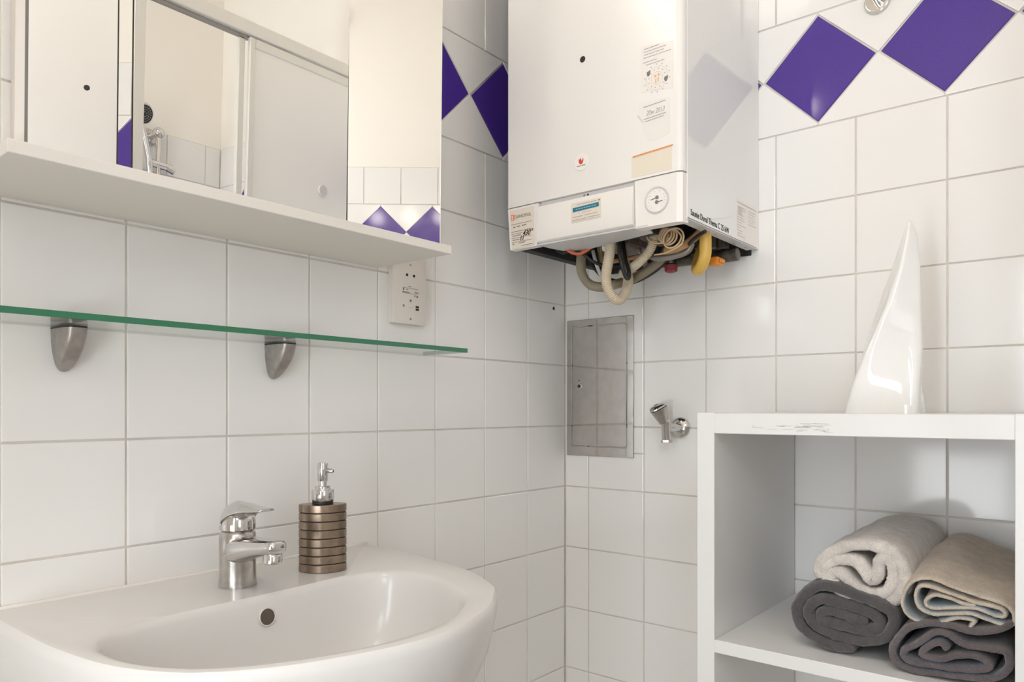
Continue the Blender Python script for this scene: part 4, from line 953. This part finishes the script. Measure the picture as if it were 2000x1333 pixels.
def towel(name, label, key, x0, x1, th, mout, min_, floor_z=None, bulge=.05, fuzz=.0012, mend=None):
    c = smooth_path([(0, a, b) for a, b in PTS[key]], 5); n = len(c)
    cy = sum(p.y for p in c)/n; cz = min(p.z for p in c)
    nrm = []
    for i in range(n):
        d = (c[min(i+1, n-1)]-c[max(i-1, 0)]).normalized(); nrm.append(Vector((0, -d.z, d.y)))
    # stations along the roll: rounded ends
    st = [(x0+.000, .45), (x0+.0015, .70), (x0+.005, .92), (x0+.010, 1.0)]
    m = 14
    for k in range(1, m): st.append((x0+.010+(x1-x0-.020)*k/m, 1.0))
    st += [(x1-.010, 1), (x1-.004, .9), (x1, .6)]
    sd = sum(map(ord, key))
    bm = BM(); rows = []
    for x, s in st:
        u = (x-x0)/(x1-x0); g = 1+bulge*math.sin(PI*min(u*1.4, 1)*.5+0) ; row = []
        for sgn in (1, -1):
            seq = range(n) if sgn == 1 else range(n-1, -1, -1)
            for i in seq:
                e = min(i, n-1-i); tt = th*s*(.55 if e == 0 else .85 if e == 1 else 1)/2
                p = Vector((x, cy+(c[i].y-cy)*(1+(g-1)*.25), cz+(c[i].z-cz)*g))+nrm[i]*sgn*tt
                wv = Vector((noise.noise(Vector((x*22, p.y*30, p.z*30+sd))), noise.noise(Vector((x*22+9, p.y*30, p.z*30+sd))), noise.noise(Vector((x*22+17, p.y*30, p.z*30+sd)))))
                p += Vector((wv.x*.004 if s < 1 else 0, wv.y*.0022, wv.z*.0022))
                fz = Vector((noise.noise(p*420), noise.noise(p*420+Vector((3, 1, 7))), noise.noise(p*420+Vector((8, 2, 4)))))*fuzz
                p += fz; p.y = max(p.y, -.9622)
                row.append(bm.verts.new(p))
        rows.append(row)
    N2 = 2*n
    for a, b in zip(rows[:-1], rows[1:]):
        for i in range(N2):
            f = bm.faces.new((a[i], a[(i+1) % N2], b[(i+1) % N2], b[i])); f.material_index = 0 if i < n else 1
    for row, s in ((rows[0], 1), (rows[-1], 0)):
        for i in range(n-1):
            f = bm.faces.new((row[i], row[i+1], row[N2-2-i], row[N2-1-i])); f.material_index = 2
    lo = min(v.co.z for v in bm.verts)
    if floor_z is not None: bmesh.ops.translate(bm, verts=bm.verts, vec=(0, 0, floor_z+.0003-lo))
    o = part(name, bm, [mout, min_, mend or mout], None, smooth=True, origin=((x0+x1)/2, cy, SZ))
    tag(o, label, 'towel', 'rolled towels on the shelf')
    return o
towel('rolled_towel', 'charcoal terry towel roll lying on the shelf under the cream one', 'towelB', -.335, -.035, .0172, M['terry_dark'], M['terry_dark'], SZ, .02, .0016)
towel('rolled_towel', 'plum grey folded towel roll at the bottom right of the pile', 'towelD', -.355, -.035, .0100, M['terry_plum'], M['terry_plum2'], SZ, .02, .0009)
towel('rolled_towel', 'fluffy cream towel roll with S fold on top of the charcoal towel', 'towelA', -.325, -.035, .0190, M['terry_white'], M['terry_white'], None, .06, .0016)
towel('rolled_towel', 'beige towel roll with pale blue lining, top right of the pile', 'towelC', -.350, -.035, .0062, M['terry_blue'], M['terry_beige'], None, .30, .0008, M['terry_beige'])

# ------------------------------------------------------------------ shower corner (seen in the mirrors)
def shower():
    EX0, EX1, EY = -.705, -.002, -1.035
    t = thing('shower_enclosure', (-.33, EY, FLOOR), 'white framed shower enclosure with frosted sliding door, reflected in the middle mirror', 'shower')
    bm = BM(); bx(bm, (EX0, EY-.022, 1.030), (EX1, EY+.014, 1.066), .002, 1); part('top_rail', bm, M['alu'], t)
    bm = BM(); bx(bm, (EX0+.03, EY-.016, 1.022), (-.39, EY-.002, 1.030)); part('rail_groove', bm, M['steel_dark'], t)
    bm = BM(); bx(bm, (EX0, EY-.022, FLOOR+.12), (EX0+.028, EY+.014, 1.030), .002, 1); part('corner_post', bm, M['alu'], t)
    bm = BM(); bx(bm, (EX0, EY-.022, FLOOR+.12), (EX1, EY+.014, FLOOR+.16), .002, 1); part('bottom_rail', bm, M['alu'], t)
    bm = BM(); bx(bm, (-.419, EY-.020, FLOOR+.16), (-.400, EY-.006, 1.022), .002, 1); part('door_stile', bm, M['alu'], t)
    bm = BM(); bx(bm, (-.395, EY-.004, FLOOR+.16), (-.378, EY+.010, 1.026), .002, 1); part('door_stile', bm, M['alu'], t)
    bm = BM(); bx(bm, (-.378, EY-.002, 1.000), (EX1, EY+.010, 1.026), .002, 1); part('door_rail', bm, M['alu'], t)
    bm = BM(); bx(bm, (-.378, EY+.002, FLOOR+.16), (EX1, EY+.006, 1.000)); part('door_panel', bm, M['frost'], t)
    bm = BM(); lathe(bm, [(.014, 0), (.0155, .002), (.0155, .008), (.014, .010)], (-.146, EY+.006, .660), (0, 1, 0), 28); part('door_knob', bm, M['alu'], t, smooth=40)
    bm = BM(); bx(bm, (EX0, YB+.002, FLOOR+.12), (EX0+.028, YB+.03, 1.066), .002, 1); bx(bm, (EX0, YB+.03, 1.030), (EX0+.028, EY-.022, 1.066), .002, 1); part('side_frame', bm, M['alu'], t)
    bm = BM(); bx(bm, (EX0+.010, YB+.03, FLOOR+.16), (EX0+.015, EY-.022, 1.030)); part('side_pane', bm, M['pane'], t)
    bm = BM(); bx(bm, (EX0, YB+.001, FLOOR), (EX1, EY+.014, FLOOR+.12), .006, 2); part('shower_tray', bm, M['ceramic'], t)
shower()
def shower_rail():
    X = -.2605; Y = YB
    t = thing('shower_rail', (X, Y, .955), 'chrome shower rail with ball end and slider, reflected in the middle mirror', 'shower rail')
    bm = BM(); lathe(bm, [(.030, -.0005), (.030, .004), (.026, .009), (.014, .012)], (X-.018, Y, .944), (0, 1, 0), 32); part('rosette', bm, M['chrome_worn'], t, smooth=45)
    bm = BM(); tube(bm, [Vector((X-.018, Y+.008, .944)), Vector((X-.004, Y+.035, .953))], .011, 16); part('bracket', bm, M['chrome'], t, smooth=45)
    bm = BM(); bmesh.ops.create_uvsphere(bm, u_segments=24, v_segments=16, radius=.0205); bmesh.ops.translate(bm, verts=bm.verts, vec=(X, Y+.042, .957)); part('ball_end', bm, M['chrome'], t, smooth=True)
    bm = BM(); tube(bm, [Vector((X, Y+.042, .945)), Vector((X, Y+.042, .30))], .0088, 16); part('riser', bm, M['chrome'], t, smooth=45)
    bm = BM(); tube(bm, [Vector((X+.052, Y+.042, .840)), Vector((X+.02, Y+.042, .8415)), Vector((X-.028, Y+.042, .8435))], .0135, 18)
    part('slider', bm, M['chrome'], t, smooth=45)
    bm = BM(); tube(bm, [Vector((X+.030, Y+.046, .838)), Vector((X+.056, Y+.046, .830))], .0115, 18); part('slider_knob', bm, M['chrome'], t, smooth=45)
    bm = BM(); lathe(bm, [(.026, -.0005), (.026, .006), (.012, .010)], (X, Y, .32), (0, 1, 0), 28); bx(bm, (X-.008, Y, .312), (X+.008, Y+.042, .328)); part('lower_bracket', bm, M['chrome'], t, smooth=40)
    h = thing('hand_shower', (X-.04, Y+.06, .85), 'chrome hand shower with dark round nozzle face, reflected in the middle mirror', 'shower head')
    c = Vector((X-.074, Y+.085, .995)); ax = Vector((.28, .88, -.36)).normalized()
    bm = BM(); lathe(bm, [(.010, -.020), (.026, -.014), (.036, -.004), (.0385, .002), (.037, .006)], c, ax, 32); part('head_shell', bm, M['chrome'], h, smooth=45)
    bm = BM(); lathe(bm, [(.0320, .0055), (.0320, .0078), (.028, .0085)], c, ax, 32); fc = part('nozzle_face', bm, M['dark'], h)
    bm = BM(); a, u, v = axis_frame(ax)
    for rad, k in ((.008, 6), (.016, 12), (.024, 18)):
        for i in range(k):
            q = 2*PI*i/k; p = c+ax*.0086+(u*math.cos(q)+v*math.sin(q))*rad; lathe(bm, [(.0014, 0), (.0010, .0012)], p, ax, 6)
    o = part('nozzles', bm, M['boiler_grey'], fc); o['kind'] = 'stuff'
    bm = BM(); tube(bm, smooth_path([c-ax*.012, Vector((X-.060, Y+.062, .93)), Vector((X-.036, Y+.052, .845)), Vector((X-.030, Y+.050, .80))], 6), .0105, 16); part('grip', bm, M['chrome'], h, smooth=45)
    bm = BM(); tube(bm, smooth_path([Vector((X-.030, Y+.050, .80)), Vector((X-.02, Y+.075, .55)), Vector((X-.07, Y+.10, .15)), Vector((X-.05, Y+.06, -.02)), Vector((X+.00, Y+.03, .05))], 12), .0068, 12); part('shower_hose', bm, M['chrome_worn'], h, smooth=60)
shower_rail()
def red_hook():
    O = Vector((-1.200, YB, 1.500-.03))
    t = thing('wall_hook', (-1.20, YB, 1.57), 'small curved wire hook with red tip, reflected in the right mirror door', 'hook')
    bm = BM(); tube(bm, smooth_path([Vector((-1.205, YB, 1.542)), Vector((-1.195, YB+.03, 1.540)), Vector((-1.178, YB+.045, 1.557)), Vector((-1.172, YB+.045, 1.592))], 6), .004, 12); part('hook_wire', bm, M['steel_dark'], t, smooth=60)
    bm = BM(); tube(bm, smooth_path([Vector((-1.172, YB+.045, 1.589)), Vector((-1.173, YB+.045, 1.605)), Vector((-1.180, YB+.047, 1.612))], 5), .0062, 12); part('red_tip', bm, M['redtip'], t, smooth=60, label='red tip')
    bm = BM(); lathe(bm, [(.010, -.0005), (.010, .003)], (-1.205, YB-.0015, 1.542), (0, 1, 0), 16); part('hook_base', bm, M['steel_dark'], t)
red_hook()

# ------------------------------------------------------------------ lamp over the mirrors
def lamp():
    p = Vector((-1.19, 0, 1.195))
    t = thing('mirror_lamp', p, 'white wall lamp with three round bulbs above the mirror cabinet', 'lamp')
    bm = BM(); bx(bm, (-1.46, -.035, 1.165), (-.92, -.0015, 1.225), .004, 2); part('lamp_base', bm, M['alu'], t)
    for x in (-1.385, -1.19, -.995):
        bm = BM(); lathe(bm, [(.026, 0), (.028, .004), (.028, .045), (.022, .050)], (x, -.034, 1.195), (0, -1, 0), 24); part('lamp_holder', bm, M['chrome'], t, smooth=40)
        bm = BM(); bmesh.ops.create_uvsphere(bm, u_segments=24, v_segments=16, radius=.042); bmesh.ops.translate(bm, verts=bm.verts, vec=(x, -.120, 1.195)); part('bulb', bm, M['bulb'], t, smooth=True)
lamp()

def fill_lamp():  # added fill light, out of view, lifts the whole room
    p = Vector((-1.40, -.95, CEIL))
    t = thing('fill_lamp', p, 'round flush fill lamp added on the ceiling out of view', 'lamp')
    bm = BM(); lathe(bm, [(.17, 0), (.17, -.03), (.16, -.033)], p, (0, 0, 1), 40); part('lamp_base', bm, M['alu'], t, smooth=40)
    bm = BM(); lathe(bm, [(.158, -.032), (.165, -.045), (.150, -.070), (.10, -.085), (.02, -.092)], p, (0, 0, 1), 40); part('lamp_shade', bm, M['fill_glow'], t, smooth=True)
fill_lamp()
